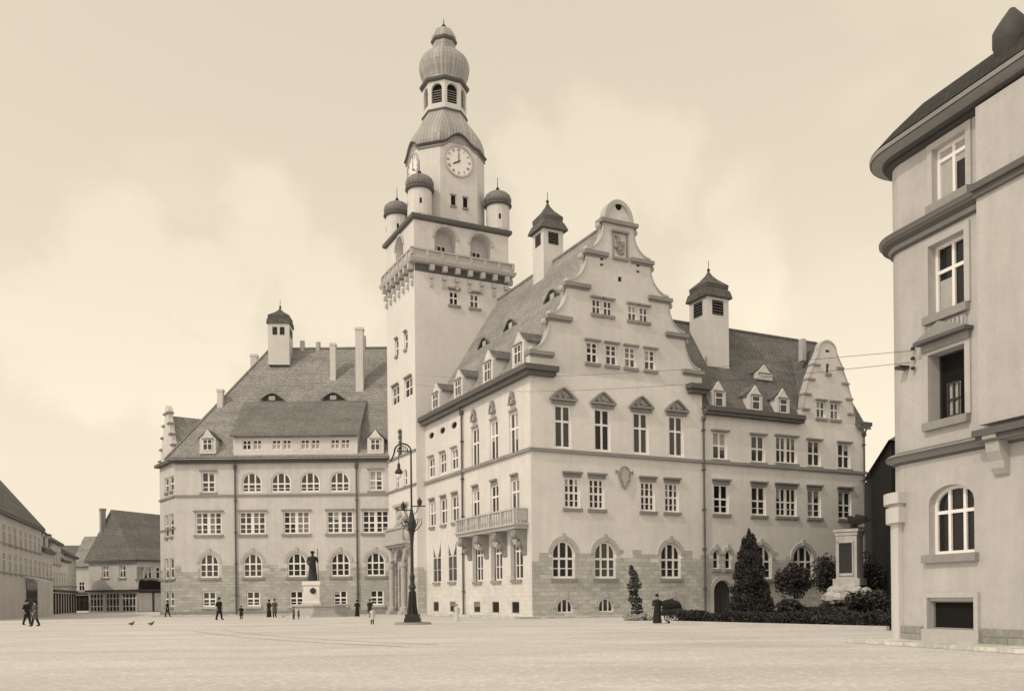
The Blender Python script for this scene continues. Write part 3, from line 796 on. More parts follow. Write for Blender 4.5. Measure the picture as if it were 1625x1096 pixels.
for z_ in range(5):
    for sg in (-1, 1): b.blob(FTL.pt(c, 16.2+.55*z_, .12), .14+.03*z_, .14, .3)
b.build('string_course', [stonem], HALL)
# gallery: corbels, slab, parapet
def sq(o, h1, h2, z): return [CT+DR*a*(TW/2+h1)+DL*b_*(TD/2+h2)+Z*z for a, b_ in ((-1, -1), (1, -1), (1, 1), (-1, 1))]
b = MB(); GO = .50
b.grid([sq(0, .005, .005, zg-.35), sq(0, GO, GO, zg-.3), sq(0, GO+.12, GO+.12, zg-.02), sq(0, GO+.12, GO+.12, zg+.08)], 0, True, False, True)
gal = b.build('gallery', [stonel], HALL)
b = MB()
allf = [(FTR, TW, 8), (FTL, TD, 7), (Face(FTR.pt(TW, 0, 0), DL, DR), TD, 7), (Face(FTR.pt(TW, 0, -TD), -DR, DL), TW, 8)]
for F, W_, n in allf:
    for k_ in range(n):
        s = .35+(W_-.7)*k_/(n-1)
        if F is FTR and k_ == 0: continue
        for j in range(3):
            b.box(F, s-.21+.03*j, s+.21-.03*j, zg-.95-.75*j, zg-.52-.75*j+(.12 if j == 0 else 0), .002, .56-.16*j)
b.pieces('corbel', [stonel], gal)
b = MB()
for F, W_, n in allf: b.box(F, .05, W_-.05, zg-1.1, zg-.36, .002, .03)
b.build('corbel_shade', [corn], gal)  # flat boards in a dark colour, painting in the shade between the top corbels
b = MB(); zr = FTR.z(659, 397)+.15
for F, W_, n in allf:
    e = .48
    b.box(F, -e, W_+e-.31, zr-.16, zr, e-.3, e); b.box(F, -e+.05, W_+e-.33, zg+.082, zg+.3, e-.24, e-.05)
    for k_ in range(8):
        s = -e+(W_+2*e-.35)*k_/7; b.box(F, s, s+.3, zg+.303, zr-.163, e-.25, e-.02)
    b.box(F, -e+.1, W_+e-.4, zg+.31, zr-.17, e-.18, e-.12)
b.build('parapet', [stonel], gal)
# square belfry stage with two arches a side
hS = {0: [], 1: []}
def arches(F, cs, w, z0, z1, key, parent):
    for c in cs:
        P = opening(c-w/2, c+w/2, z0, z1, 'round'); hS[key].append(P)
BW = -.25
FS = []
for q, (F, W_) in enumerate(((FTR, TW), (FTL, TD), (allf[2][0], TD), (allf[3][0], TW))):
    G = F.off(0, 0); holes = []
    if q in (0, 3):
        cc = [FTR.s(707, 380), FTR.s(763, 388)] if q == 0 else [3, 7.2]
        w = FTR.s(726, 380)-FTR.s(690, 380)-.1
    else: cc = [TD/2+.0]; w = 2.2
    z1 = FTR.z(707, 361)
    for c in cc: holes.append(opening(c-w/2, c+w/2, zg+.1, z1, 'round'))
    b = MB(); b.holes(F, [(0, zg+.01), (W_, zg+.01), (W_, zc1), (0, zc1)], holes, 0, 1.3)
    b.build('belfry_wall', [plaster_t], HALL, normals=False)
    for c in cc:
        b = MB(); P = opening(c-w/2, c+w/2, zg+.1, z1, 'round')
        b.add([F.pt(a, z, -1.3) for a, z in P], 0)
        lo_ = b.build('loggia_arch', [plaster_t], HALL)
        wz = zg+.1
        b = MB(); b.box(F, c-.5, c+.5, wz+.3, wz+2.1, -1.29, -1.24); bars_mesh(b, F, [(c-.5, wz+.3), (c+.5, wz+.3), (c+.5, wz+2.1), (c-.5, wz+2.1)], 2, (.5,), .09, -1.23, -1.18, 1)
        b.build('loggia_window', [glassd, white], lo_)
        b = MB()
        ai = arc(c, z1-w/2, w/2, 0, math.pi, 12); ao = arc(c, z1-w/2, w/2+.25, 0, math.pi, 12)
        b.grid([[F.pt(a, z, .001) for a, z in ao], [F.pt(a, z, .1) for a, z in ao], [F.pt(a, z, .1) for a, z in ai], [F.pt(a, z, .001) for a, z in ai]], 0, False)
        b.build('arch_moulding', [stonel], lo_)
b = MB(); b.grid([sq(0, .002, .002, zc1-.45), sq(0, .28, .28, zc1-.3), sq(0, .32, .32, zc1), sq(0, .25, .25, zc1+.1), sq(0, -1.2, -.6, zc1+.5)], 0, True, False, True)
b.build('tower_cornice', [corn], HALL)
# corner turrets
def bart(c, r, z0, z1, zt):
    b = MB(); b.lathe(c, [(r*.75, z0-.5), (r, z0+.1), (r, z1)], 16); t = b.build('corner_turret', [plaster_t], HALL, smooth=False)
    H = zt-z1
    b = MB(); b.lathe(c, [(r*1.12, z1), (r*1.22, z1+.12), (r*1.22, z1+.25), (r*1.08, z1+.3)], 16); b.build('turret_cornice', [corn], t)
    b = MB(); b.lathe(c, [(r*1.02, z1+.28), (r*1.17, z1+.28+H*.16), (r*1.2, z1+.28+H*.32), (r*1.1, z1+.28+H*.52), (r*.85, z1+.28+H*.68), (r*.5, z1+.28+H*.8), (.2, zt), (.05, zt+.25)], 16)
    b.build('turret_dome', [dome_d], t, smooth=True)
    b = MB(); b.lathe(c, [(.04, zt), (.2, zt+.28), (.04, zt+.52), (.025, zt+1.5)], 8); b.build('finial', [iron], t)
    b = MB()
    for a in range(0, 360, 90):
        d = Vector((math.cos(R(a+10)), math.sin(R(a+10)), 0)); tt = Vector((-d.y, d.x, 0))
        F = Face(Vector(c)+d*r*.985, tt, d); b.box(F, -.1, .1, z0+1.0, z0+1.5, .0, .02)
    b.build('slit', [dark], t)
zt_c = FTR.z(668, 278); zt_b = FTR.z(668, 297)
for a, b_ in ((.95, .8), (TW-.75, .8), (.95, TD-.95), (TW-.75, TD-.95)):
    p = T+DR*a+DL*b_; bart((p.x, p.y, 0), 1.18, zc1+.1, zt_b-.15, zt_c+.35)
# clock stage: square with cut corners
def oring(h, ch, z, hb=None):
    hb = h if hb is None else hb
    pts = [(-h+ch, -hb), (h-ch, -hb), (h, -hb+ch), (h, hb-ch), (h-ch, hb), (-h+ch, hb), (-h, hb-ch), (-h, -hb+ch)]
    return [CT+DR*a+DL*b_+Z*z for a, b_ in pts]
CH = 3.5
zk0 = zc1+.1; zk1 = 46.7
b = MB(); b.grid([oring(CH, 1.5, zk0), oring(CH, 1.5, zk1)], 0, True, False, True)
cf = [Face(CT+n*CH, d, n) for d, n in ((DR, -DL), (DL, -DR), (DL, DR), (-DR, DL))]
bell = lambda s, dz=0: zk1+dz+1.15*math.cos(math.pi*s/4.1)**2
BS = [-2.05+.25625*q for q in range(17)]
for F in cf: b.prism(F, [(-2.0, zk1-.2), (2.0, zk1-.2)]+[(s, bell(s, -.02)) for s in BS[::-1]], -1.6, -.001)
stage = b.build('clock_stage', [plaster_t], HALL)
b = MB()
for F in cf:      # cornice swings up over each dial
    pts = [F.pt(s, bell(s), 0) for s in BS]
    b.grid([[p+F.n*.3+Z*.1, p-F.n*.4+Z*.1, p-F.n*.4-Z*.08, p+F.n*.12-Z*.08] for p in pts], 0, True, True, True)
    b.grid([[p+F.n*.14-Z*.26, p-F.n*.1-Z*.26, p-F.n*.1-Z*.36, p+F.n*.08-Z*.36] for p in pts], 1, True, True, True)
n8 = oring(CH, 1.5, zk1); 
for i in (1, 3, 5, 7):
    p, q = n8[i], n8[(i+1) % 8]; dd = (q-p).normalized(); nn = Vector((dd.y, -dd.x, 0))
    if nn.dot(p-CT) < 0: nn = -nn
    e0_ = p-dd*.1; e1_ = q+dd*.1
    b.grid([[e+nn*.3+Z*.1, e-nn*.4+Z*.1, e-nn*.4-Z*.08, e+nn*.12-Z*.08] for e in (e0_, e1_)], 0, True, True, True)
    b.grid([[e+nn*.14-Z*.26, e-nn*.1-Z*.26, e-nn*.1-Z*.36, e+nn*.08-Z*.36] for e in (e0_, e1_)], 1, True, True, True)
b.build('stage_cornice', [corn, stonem], stage)
# domes
def hv(z): return z
b = MB()
b.grid([oring(h_, h_*f_, z_) for h_, f_, z_ in ((CH-.05, .43, zk1-.1), (3.56, .44, 47.25), (3.52, .45, 47.8), (3.4, .47, 48.4), (3.17, .49, 49.0), (2.85, .51, 49.55), (2.52, .54, 50.05), (2.27, .56, 50.5), (2.12, .58, 50.85), (2.1, .586, 51.1))], 0, True, False, True)
for F in cf: b.prism(F, [(-2.0, zk1), (2.0, zk1)]+[(s, bell(s, .08)) for s in BS[::-1]], -3.0, -.12)
b.build('tower_dome', [dome_m], HALL)
# lantern
b = MB(); h = 2.08; chh = h*.586
ring8 = oring(h, chh, 0)
hl = MB()
b.grid([oring(h+.14, (h+.14)*.586, 51.0), oring(h+.12, (h+.12)*.586, 51.15), oring(h+.02, chh, 51.2)], 1, True, True, True)
lan = None
for i in range(8):
    p, q = ring8[i], ring8[(i+1) % 8]; dd = (q-p).normalized(); nn = Vector((dd.y, -dd.x, 0))
    if nn.dot(p-CT) < 0: nn = -nn
    F = Face(p, dd, nn); L_ = (q-p).length
    P = opening(L_/2-.57, L_/2+.57, 51.75, 53.75, 'round')
    b.holes(F, [(0, 51.1), (L_, 51.1), (L_, 54.2), (0, 54.2)], [P], 0, .3)
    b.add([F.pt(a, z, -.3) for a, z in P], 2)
    for k_ in range(6): b.box(F, L_/2-.5, L_/2+.5, 51.8+.25*k_, 51.86+.25*k_, -.28, -.2, 3)
b.build('lantern', [plaster_t, corn, dark, stonem], HALL, normals=False)
b = MB(); f8 = lambda r, z: oring(r, r*.586, z)
b.grid([f8(2.1, 53.95), f8(2.36, 54.1), f8(2.4, 54.3), f8(2.25, 54.36)], 1, True, False, False)
b.lathe(CT, [(2.2, 54.3), (2.14, 54.6), (2.25, 54.95), (2.5, 55.5), (2.62, 56.1), (2.58, 56.6), (2.36, 57.1), (1.95, 57.5), (1.45, 57.75), (1.12, 57.9)], 24)
b.grid([f8(1.1, 57.8), f8(1.08, 58.9)], 0, True, False, True)
b.grid([f8(1.1, 58.8), f8(1.26, 58.95), f8(1.26, 59.15), f8(1.15, 59.22)], 1, True, False, True)
b.grid([f8(1.2, 59.2), f8(1.16, 59.6), f8(.9, 60.1), f8(.45, 60.45), f8(.12, 60.6)], 0, True, False, True)
b.build('onion_dome', [dome_m, corn], HALL)
b = MB(); b.lathe(CT, [(.06, 60.5), (.24, 60.75), (.06, 60.95), (.03, 61.5)], 8); b.build('finial', [iron], HALL)
# small windows on the clock stage, dials
for F in cf:
    for s in (-.65, .65):
        b = MB(); z0 = 40.7; b.box(F, s-.22, s+.22, z0, z0+.95, .002, .03); b.box(F, s-.32, s+.32, z0-.2, z0-.02, .002, .15, 1); b.box(F, s-.32, s+.32, z0+1.0, z0+1.12, .002, .1, 1)
        b.build('stage_window', [dark, stonem], HALL)
zd = cf[0].z(730, 257)
for F in cf:
    b = MB(); b.prism(F, arc(0, zd, 1.42, 0, 2*math.pi*31/32, 31), .002, .05); dial = b; clock_m = mat('clock_white', .85, rough=.6, var=.03, bump=0)
    b = MB(); ai = arc(0, zd, 1.44, 0, 2*math.pi*31/32, 31); ao = arc(0, zd, 1.6, 0, 2*math.pi*31/32, 31)
    b.grid([[F.pt(a, z, .001) for a, z in ao], [F.pt(a, z, .16) for a, z in ao], [F.pt(a, z, .16) for a, z in ai], [F.pt(a, z, .002) for a, z in ai]])
    rim_ = b
    b = dial
    sx = 1                                                    # roman numerals, upright towards the rim
    nums = ['XII', 'I', 'II', 'III', 'IIII', 'V', 'VI', 'VII', 'VIII', 'IX', 'X', 'XI']
    for i, t in enumerate(nums):
        a = math.pi/2-i*math.pi/6
        er = Vector((math.cos(a), math.sin(a))); et = Vector((math.sin(a), -math.cos(a)))
        wch = {'I': .07, 'V': .15, 'X': .15}; tot = sum(wch[ch] for ch in t); x = -tot/2
        for ch in t:
            xc = x+wch[ch]/2; x += wch[ch]
            segs = {'I': [((0, 0), (0, 1))], 'V': [((-.06, 1), (0, 0)), ((.06, 1), (0, 0))], 'X': [((-.06, 1), (.06, 0)), ((-.06, 0), (.06, 1))]}[ch]
            for (x0, y0), (x1, y1) in segs:
                p0 = er*(1.02+.27*y0)+et*(xc+x0); p1 = er*(1.02+.27*y1)+et*(xc+x1)
                dd = (p1-p0).normalized(); nn = Vector((-dd.y, dd.x))*.018
                b.prism(F, [(v.x, v.y+zd) for v in (p0+nn, p1+nn, p1-nn, p0-nn)], .052, .06, 1)
    d = dial.build('clock_face', [clock_m, iron], HALL); rim_.build('clock_rim', [stonel], d)
    for ang, ln, w in ((90, 1.05, .05), (-150, .85, .075)):   # eight o'clock
        e = Vector((math.cos(R(ang)), math.sin(R(ang)))); nn = Vector((-e.y, e.x))*w
        b = MB(); b.prism(F, [(v.x, v.y+zd) for v in (-e*.2+nn*.6, e*ln*.6+nn, e*ln, e*ln*.6-nn, -e*.2-nn*.6)], .07, .09); b.build('clock_hand', [iron], d)

# ------------------------------------------------------------------ left wing
FW = Face((-35.4, 95), (1, 0), (0, -1)); WL = 23.2; ZV = FW.z(450, 729); ZVR = 30.9
FE = Face((-35.4, 95), (-.596, .803), (-.803, -.596)); EL = 5.7
hV = []; hE = []
row(HALL, FW, hV, [332, 402, 470.5, 540, 598], (321, 343, 938, 962), cols=2, rows=(.5, -.25), bar=.15, name='basement_window', sill=True, sill_m=stonel)
row(HALL, FW, hV, [332, 401, 471, 540, 596], (316.5, 347, 878, 916), kind='round', cols=3, rows=(.55, -.27), bar=.15, name='arched_window', voussoir=True)
row(HALL, FW, hV, [331, 400.5, 470.5, 539.5, 596], (310, 352, 812, 848), cols=4, rows=(.46, -.23, -.75), thick=(2,), bar=.15, lint=.03, curt=.3)
row(HALL, FW, hV, [330.5, 596.5], (319.5, 341.5, 748, 781), cols=2, rows=(.5, -.25), bar=.15, lint=.03)
row(HALL, FW, hV, [399.5, 446, 492, 539], (384, 415.5, 749, 781), kind='round', cols=3, rows=(.42, -.2), bar=.15, name='arched_window', sill=False)
for yt, yb in ((758, 781), (817, 852), (886, 918), (938, 962)):
    row(HALL, FE, hE, [264.5, 272.5], (261.5, 268, yt, yb), cols=1, rows=(.5,), bar=.14, name='window')
b = MB()
b.holes(FW, [(0, 0), (WL, 0), (WL, ZV), (0, ZV)], hV)
b.holes(FE, [(0, 0), (EL, 0), (EL, ZV), (0, ZV)], hE)
eb = FE.pt(EL, 0); Yb = 116
b.add([eb, Vector((eb.x, Yb, 0)), Vector((eb.x, Yb, ZV)), eb+Z*ZV])
b.add([Vector((eb.x, Yb, 0)), Vector((-5, Yb, 0)), Vector((-5, Yb, ZV)), Vector((eb.x, Yb, ZV))])
b.add([Vector((-5, Yb, 0)), Vector((-5, 96, 0)), Vector((-5, 96, ZV)), Vector((-5, Yb, ZV))])
b.build('wall', [plaster_w], HALL, normals=False)
# hipped roof
rx0 = at(428, 548, 105.5).x
e1 = Vector((-36.2, 94.3, ZV)); e2 = Vector((-5, 94.3, ZV)); e3 = Vector((-5, 116.7, ZV)); e4 = Vector((-36.2, 116.7, ZV)); r1 = Vector((rx0, 105.5, ZVR)); r2 = Vector((-5, 105.5, ZVR))
b = MB(); b.add([e1, e2, r2, r1]); b.add([e4, e1, r1]); b.add([e3, e4, r1, r2]); b.add([e2, e3, r2]); b.add([e1, e2, e3, e4])
b.tube([r1+Z*.04, r2+Z*.04], .15, 6); b.tube([e1+Z*.04, r1+Z*.04], .13, 6)
b.build('roof', [roof_m], HALL, normals=False)
# low cross gable at the left end
zgt = FE.z(282, 633)
c = EL/2
prof = []
n = 4
for i in range(n):
    z0 = ZV+.6+(zgt-.8-ZV-.6)*i/n; z1 = ZV+.6+(zgt-.8-ZV-.6)*(i+1)/n; h0 = EL/2-.05-(EL/2-.75)*i/n; h1 = EL/2-.05-(EL/2-.75)*(i+1)/n
    for k_ in range(5): a = k_/4*math.pi/2; prof.append((h1+(h0-h1)*(1-math.sin(a)), z0+(z1-z0)*.85*(1-math.cos(a))))
    prof.append((h1, z1-.02))
sl_ = [(c-EL/2, ZV)]+[(c-h, z) for h, z in prof]+arc(c, prof[-1][1], prof[-1][0], math.pi, 0, 8, .9)[1:-1]+[(c+h, z) for h, z in prof[::-1]]+[(c+EL/2, ZV)]
b = MB(); b.prism(FE, sl_, -.5, 0); g3 = b.build('gable', [plaster_t], HALL)
b = MB()
for i in range(n+1):
    z = ZV+.6+(zgt-.8-ZV-.6)*i/n; h0 = EL/2-.05-(EL/2-.75)*i/n
    for sg in (-1, 1): a0, a1 = sorted((c+sg*(h0+.14), c+sg*(h0-.6))); b.box(FE, a0, a1, z-.1, z+.08, -.58, .18)
b.pieces('gable_cornice', [stonem], g3)
b = MB(); gable_roof(b, FE, -.3, EL+.3, ZV+.1, zgt-1.0, -.52, -9, over=.2); b.build('roof', [roof_m], HALL)
b = MB(); b.box(FW, -.3, WL, ZV-.12, ZV+.22, .004, .62); b.box(FW, -.05, WL, ZV-.35, ZV-.123, .002, .4); b.box(FE, .02, EL+.3, ZV-.12, ZV+.2, .004, .5)
b.pieces('eaves_cornice', [corn], HALL)
zs = FW.z(450, 785)
b = MB(); b.box(FW, -.02, WL, zs-.1, zs+.1, .002, .15); b.box(FE, .01, EL, zs-.1, zs+.1, .003, .15); b.box(FE, .01, EL, 9.2, 9.35, .003, .1)
b.box(FE, .01, EL, FE.z(268, 919)-.1, FE.z(268, 919)+.08, .003, .12)
b.build('string_course', [stonem], HALL)
b = MB(); b.box(FW, -.03, WL, 0, .45, .002, .12); b.box(FE, .02, EL, 0, .45, .002, .12); b.build('plinth', [stonem], HALL)
pipe(FW, FW.s(374.5, 850), .1, ZV-.7); pipe(FW, FW.s(567, 850), .1, ZV-.7)
# long dormer under a pent roof
s0 = FW.s(372, 705); s1 = FW.s(568, 705); zq0 = FW.z(470, 719); zq1 = FW.z(470, 694)
slv = (ZVR-ZV)/(105.5-94.3)
hD = []
dy0 = .35
FD = FW.off(0, dy0)
for cx_ in (400, 447, 492.5, 540):
    s = FD.s(cx_, 706); 
    for q in (-1, 1): hD.append(opening(s+q*.55-.47, s+q*.55+.47, zq0+.35, zq1-.25, 'rect'))
b = MB(); b.holes(FD, [(s0, zq0-.2), (s1, zq0-.2), (s1, zq1), (s0, zq1)], hD, 0, .2)
rear = (zq1-ZV)/slv+1.0
z_up = FW.z(470, 641); 
# find where the pent roof meets the main slope
dd_ = (at(470, 641, 99.0).z-ZV)/slv; Yj = 94.3+dd_
for q in range(12): dd_ = (at(470, 641, 94.3+dd_).z-ZV)/slv
zj = ZV+dd_*slv; Yj = 94.3+dd_
for s in (s0, s1):
    p = FD.pt(s, zq0-.2); b.add([p, FD.pt(s, zq1), Vector((p.x, Yj, zj-.05)), Vector((p.x, Yj, zq0-.2))])
ld = b.build('long_dormer', [plaster_t], HALL, normals=False)
b = MB()
xa = FD.pt(s0-.25, 0).x; xb = FD.pt(s1+.25, 0).x; yf = FD.o.y-.45
tp = [Vector((xa, yf, zq1-.02)), Vector((xb, yf, zq1-.02)), Vector((xb, Yj+.1, zj+.12)), Vector((xa, Yj+.1, zj+.12))]
b.grid([tp, [p+Z*.2 for p in tp]], 0, True, True, True); b.build('dormer_roof', [mat('pent_roof_tiles', .25, kind='tiles', lo=.85)], ld)
for P in hD:
    b = MB(); b.add([FD.pt(a, z, -.18) for a, z in P], 1)
    if random.random() < .75: (a0, z0_), (a1, _), (_, z1_), _ = P; b.add([FD.pt(a0, z0_, -.17), FD.pt(a1, z0_, -.17), FD.pt(a1, z0_+.7*(z1_-z0_), -.17), FD.pt(a0, z0_+.7*(z1_-z0_), -.17)], 2)
    bars_mesh(b, FD, P, 2, (.55,), .1, -.15, -.1); b.build('dormer_window', [white, glassd, curtain], ld)
for xc in (331.5, 596.5):
    s = FW.s(xc, 700); z0 = FW.z(xc, 719)
    dormer(FW, s, 1.7, z0-.1, FW.z(xc, 697), FW.z(xc, 682), .4, slv, roof_d, cols=2)
for xc, yc in ((432, 636), (529, 635)):
    d_ = 0
    for q in range(20): d_ = (at(xc, yc, 94.3+d_).z-ZV)/slv
    p = at(xc, yc, 94.3+d_); eyebrow(FW, p.x+35.4, 2.8, p.z, -(d_-.7), .75, slv, roof_m)
p = at(445, 518, 104.4)
turret((p.x, p.y, 0), (1, .06, 0), 1.2, 28.5, p.z, at(445, 489, 104.4).z, 1.12, small=True)
for xc, yt, yb, w, Y in ((570.5, 521, 607, .85, 101.2), (528.5, 545, 592, .62, 102.3), (403.5, 563, 600, .75, 107), (350, 618, 655, .6, 99.6)):
    p = at(xc, yt, Y); b = MB(); F = Face((p.x-w/2, Y-w/2), (1, 0), (0, -1)); zb_ = at(xc, yb, Y).z-2.2
    b.box(F, 0, w, zb_, p.z-.3, -w, 0); b.box(F, -.06, w+.06, p.z-.28, p.z, -w-.06, .06)
    b.build('chimney', [plaster_t], HALL)
for xc, yt, Y in ((577, 533, 105.5), (480, 541, 105.5), (505, 543, 105.5)):
    p = at(xc, yt, Y); b = MB(); b.lathe(p, [(.3, ZVR-.3), (.28, p.z), (.2, p.z)], 6); b.build('chimney', [stonel], HALL)
s = FR.s(1297, 560); b = MB(); b.box(FR, s+.0, s+.45, 23, FR.z(1297, 540, -2)-.1, -2.3, -1.8); b.build('chimney', [stonel], HALL)
# ------------------------------------------------------------------ foreground corner house on the right
FC = Face((12.3, 28.2), (.307, -.952), (-.952, -.307))        # s runs towards the viewer
HC = thing('corner_house', (12.3, 28.2, 0), 'tall plastered corner house with rounded corner, deep eaves and open windows', 'house')
cp = mat('corner_house_plaster', .52, streak=.14, var=.12, kind=None); cpt = mat('corner_house_trim', .46, var=.15)
def cz(x, y): return FC.z(x, y)
hC = []
def cwin(x0, x1, yt, yb, **k):
    xm = (x0+x1)/2; a0 = FC.s(x0, (yt+yb)/2); a1 = FC.s(x1, (yt+yb)/2); z1 = FC.z(xm, yt); z0 = FC.z(xm, yb)
    hC.append(window(HC, FC, a0, a1, z0, z1, **k)); return a0, a1, z0, z1
w3 = cwin(1481, 1534, 222, 312, cols=2, rows=(.78,), bar=.1, dep=.22, curt=1.0, lint=None, sill_m=stonem)
w2 = cwin(1475, 1532, 378, 492, cols=2, rows=(.62,), bar=.1, dep=.3, curt=0, glass_m=glassd, sill_m=stonem)
b = MB(); q0, q1, q2, q3 = w2; b.add([FC.pt(q0+.12, q2+.12, -.292), FC.pt(q0+(q1-q0)*.45, q2+.12, -.292), FC.pt(q0+(q1-q0)*.45, q2+.5*(q3-q2), -.292), FC.pt(q0+.12, q2+.5*(q3-q2), -.292)]); b.build('curtain', [curtain], HC)
w1 = cwin(1475, 1533, 554, 664, cols=1, rows=(), bar=.05, dep=.45, curt=0, frame_m=wood, glass_m=dark, sill_m=stonem)
w0_ = cwin(1474, 1546, 768, 878, kind='seg', cols=3, rows=(.62,), bar=.1, dep=.3, curt=0, glass_m=glassd, sill_m=stonem)
wb_ = cwin(1475, 1549, 953, 998, cols=1, rows=(), bar=.04, dep=.2, curt=0, frame_m=stonem, glass_m=dark, sill=False)
# an open casement hanging inside the first-floor window
b = MB(); a0, a1, z0, z1 = w1; m_ = a0+(a1-a0)*.40
bars_mesh(b, FC, [(m_-.24, z0+.12), (m_+.24, z0+.12), (m_+.24, z0+.56*(z1-z0)), (m_-.24, z0+.56*(z1-z0))], 2, (.5,), .05, -.40, -.34)
b.add([FC.pt(m_-.23, z0+.13, -.41), FC.pt(m_+.23, z0+.13, -.41), FC.pt(m_+.23, z0+.55*(z1-z0), -.41), FC.pt(m_-.23, z0+.55*(z1-z0), -.41)], 1)
b.build('open_casement', [wood, curtain], HC)
# plan: along the facade, then round the corner, then away
RC = 1.0
s_end = 14.0
def plan(off, z, n=10):
    """outline from the near end along the facade, round the corner and back along the street behind"""
    c = FC.o-FC.n*RC-FC.d*(.0)       # centre of the corner curve
    pts = [FC.pt(s_end, z, off)]+[FC.pt(s_end*(1-k_/6), z, off) for k_ in range(1, 6)]
    a0 = math.atan2(FC.n.y, FC.n.x); 
    for k_ in range(n+1):
        a = a0-math.pi/2*k_/n
        pts.append(Vector((c.x+math.cos(a)*(RC+off), c.y+math.sin(a)*(RC+off), z)))
    pts.append(pts[-1]-FC.n*13)
    pts.append(FC.pt(s_end, z, -15))
    return pts
ZTOP = cz(1437, 240)
b = MB(); b.holes(FC, [(0, 0), (s_end, 0), (s_end, ZTOP), (0, ZTOP)], hC, 0, .45)
lo, hi = plan(0, 0), plan(0, ZTOP)
for i in range(6, len(lo)-1): b.add([lo[i], lo[i+1], hi[i+1], hi[i]])
b.add([lo[-1], lo[0], hi[0], hi[-1]])
b.build('wall', [cp], HC, normals=False)
def band(name, z0, prof, m, open_end=True):
    b = MB(); rings = [plan(o_, z0+z_) for o_, z_ in prof]
    for r in rings: r.pop()
    # rings share the plan outline; the profile goes up and out
    b.grid(rings, 0, False)
    nn_ = len(rings[0])-1
    if len(m) > 1:
        for j in range(len(rings)-1):
            if j in (len(rings)-3, len(rings)-5, 1): b.m[j*nn_:(j+1)*nn_] = [1]*nn_
    b.build(name, m, HC)
zl1 = cz(1437, 722); zl2 = cz(1437, 375); 
band('string_course', zl1-.25, [(.01, -.04), (.1, .04), (.15, .08), (.27, .13), (.29, .22), (.22, .28), (.01, .36)], [corn, stonem])
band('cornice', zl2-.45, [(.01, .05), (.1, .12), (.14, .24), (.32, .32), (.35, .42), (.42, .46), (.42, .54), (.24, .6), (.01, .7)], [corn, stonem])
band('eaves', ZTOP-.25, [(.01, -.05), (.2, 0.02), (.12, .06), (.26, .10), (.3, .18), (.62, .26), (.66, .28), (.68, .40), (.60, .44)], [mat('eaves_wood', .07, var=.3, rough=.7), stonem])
# roof
b = MB(); rings = []
for o_, z_ in ((.98, .18), (.3, .85), (-1.2, 3.1), (-3.8, 6.8)):
    r = plan(max(o_, -.95) if False else o_, ZTOP+z_); rings.append(r[:-1])
rt = []
for o_, z_ in ((.66, .2), (.1, .8), (-.9, 1.75)):
    rt.append(plan(o_, ZTOP+z_)[:-1])
top = [p.lerp(FC.pt(6, 0, -7), .55) for p in plan(-.9, 0)[:-1]]
rt.append([Vector((p.x, p.y, ZTOP+3.7)) for p in top])
b.grid(rt, 0, False); b.add(rt[-1]); b.build('roof', [mat('corner_roof_slate', .045, kind='tiles', tw=.25, th=.25)], HC)
# corner pier with capital, oriel, plinth, panel, pediment
pr = FC.off(0, 0)
b = MB(); c = FC.o-FC.n*RC
def arc_band(o0, o1, z0, z1, a_from, a_to, m=0, mb=None):
    a0 = math.atan2(FC.n.y, FC.n.x); r0 = []
    for z_, o_ in ((z0, o0), (z0, o1), (z1, o1), (z1, o0)):
        r0.append([Vector((c.x+math.cos(a0-a_)*(RC+o_), c.y+math.sin(a0-a_)*(RC+o_), z_)) for a_ in [a_from+(a_to-a_from)*q/8 for q in range(9)]])
    mb.grid(r0, m, False); mb.add([r[0] for r in r0], m); mb.add([r[-1] for r in r0], m)
zk_ = [cz(1422, y) for y in (830, 806, 800, 783)]
arc_band(0, .16, 0, zk_[0], R(5), R(85), 0, b); arc_band(0, .3, zk_[0], zk_[1], R(-4), R(94), 0, b); arc_band(0, .2, zk_[1], zk_[2], R(-1), R(90), 0, b); arc_band(0, .36, zk_[2], zk_[3], R(-6), R(96), 0, b)
b.build('corner_pier', [mat('pier_stone', .62, var=.1)], HC)
b = MB(); so_ = FC.s(1567, 500)
b.box(FC, so_, s_end-.3, cz(1575, 680)+.1, ZTOP-.3, .002, .35)
ori = b.build('oriel', [cp], HC)
b = MB()
for zb_, hh_ in ((zl1, .3), (zl2, .34)): b.box(FC, so_-.06, s_end-.2, zb_-.02, zb_+.16, .352, .55); b.box(FC, so_-.03, s_end-.2, zb_-.2, zb_-.023, .352, .45)
b.pieces('oriel_cornice', [corn], ori)
b = MB(); zz = cz(1580, 690)
FQ = Face(FC.pt(so_+.25, 0, 0), FC.n, -FC.d)
b.prism(FQ, [(.002, zz), (.5, zz), (.5, zz-.14), (.4, zz-.2), (.36, zz-.5), (.22, zz-.75), (.2, zz-.95), (.1, zz-1.1), (.002, zz-1.15)], 0, -.45)
b.build('oriel_bracket', [cpt], ori)
for (a0, a1, z0, z1), nm in ((w2, 2),):
    b = MB(); zz0 = cz(1502, 537); zz1 = z0-.3
    b.box(FC, a0-.05, a1+.05, zz0, zz1, .002, .05)
    for q in range(9): s = a0+.02+(a1-a0-.12)*q/8; b.box(FC, s, s+.09, zz0+.1, zz1-.05, .051, .11)
    b.build('slatted_panel', [cpt], HC)
a0, a1, z0, z1 = w1
b = MB(); zc_ = z1+.32; cc = (a0+a1)/2; hw = (a1-a0)/2+.3
b.box(FC, cc-hw, cc+hw, zc_, zc_+.1, .002, .34, 1); b.prism(FC, [(cc-hw, zc_+.103), (cc+hw, zc_+.103), (cc, zc_+.5)], .002, .32, 0)
b.box(FC, cc-hw+.1, cc+hw-.1, z1+.1, zc_-.003, .002, .12)
b.build('pediment', [stonem, corn], HC)
b = MB()
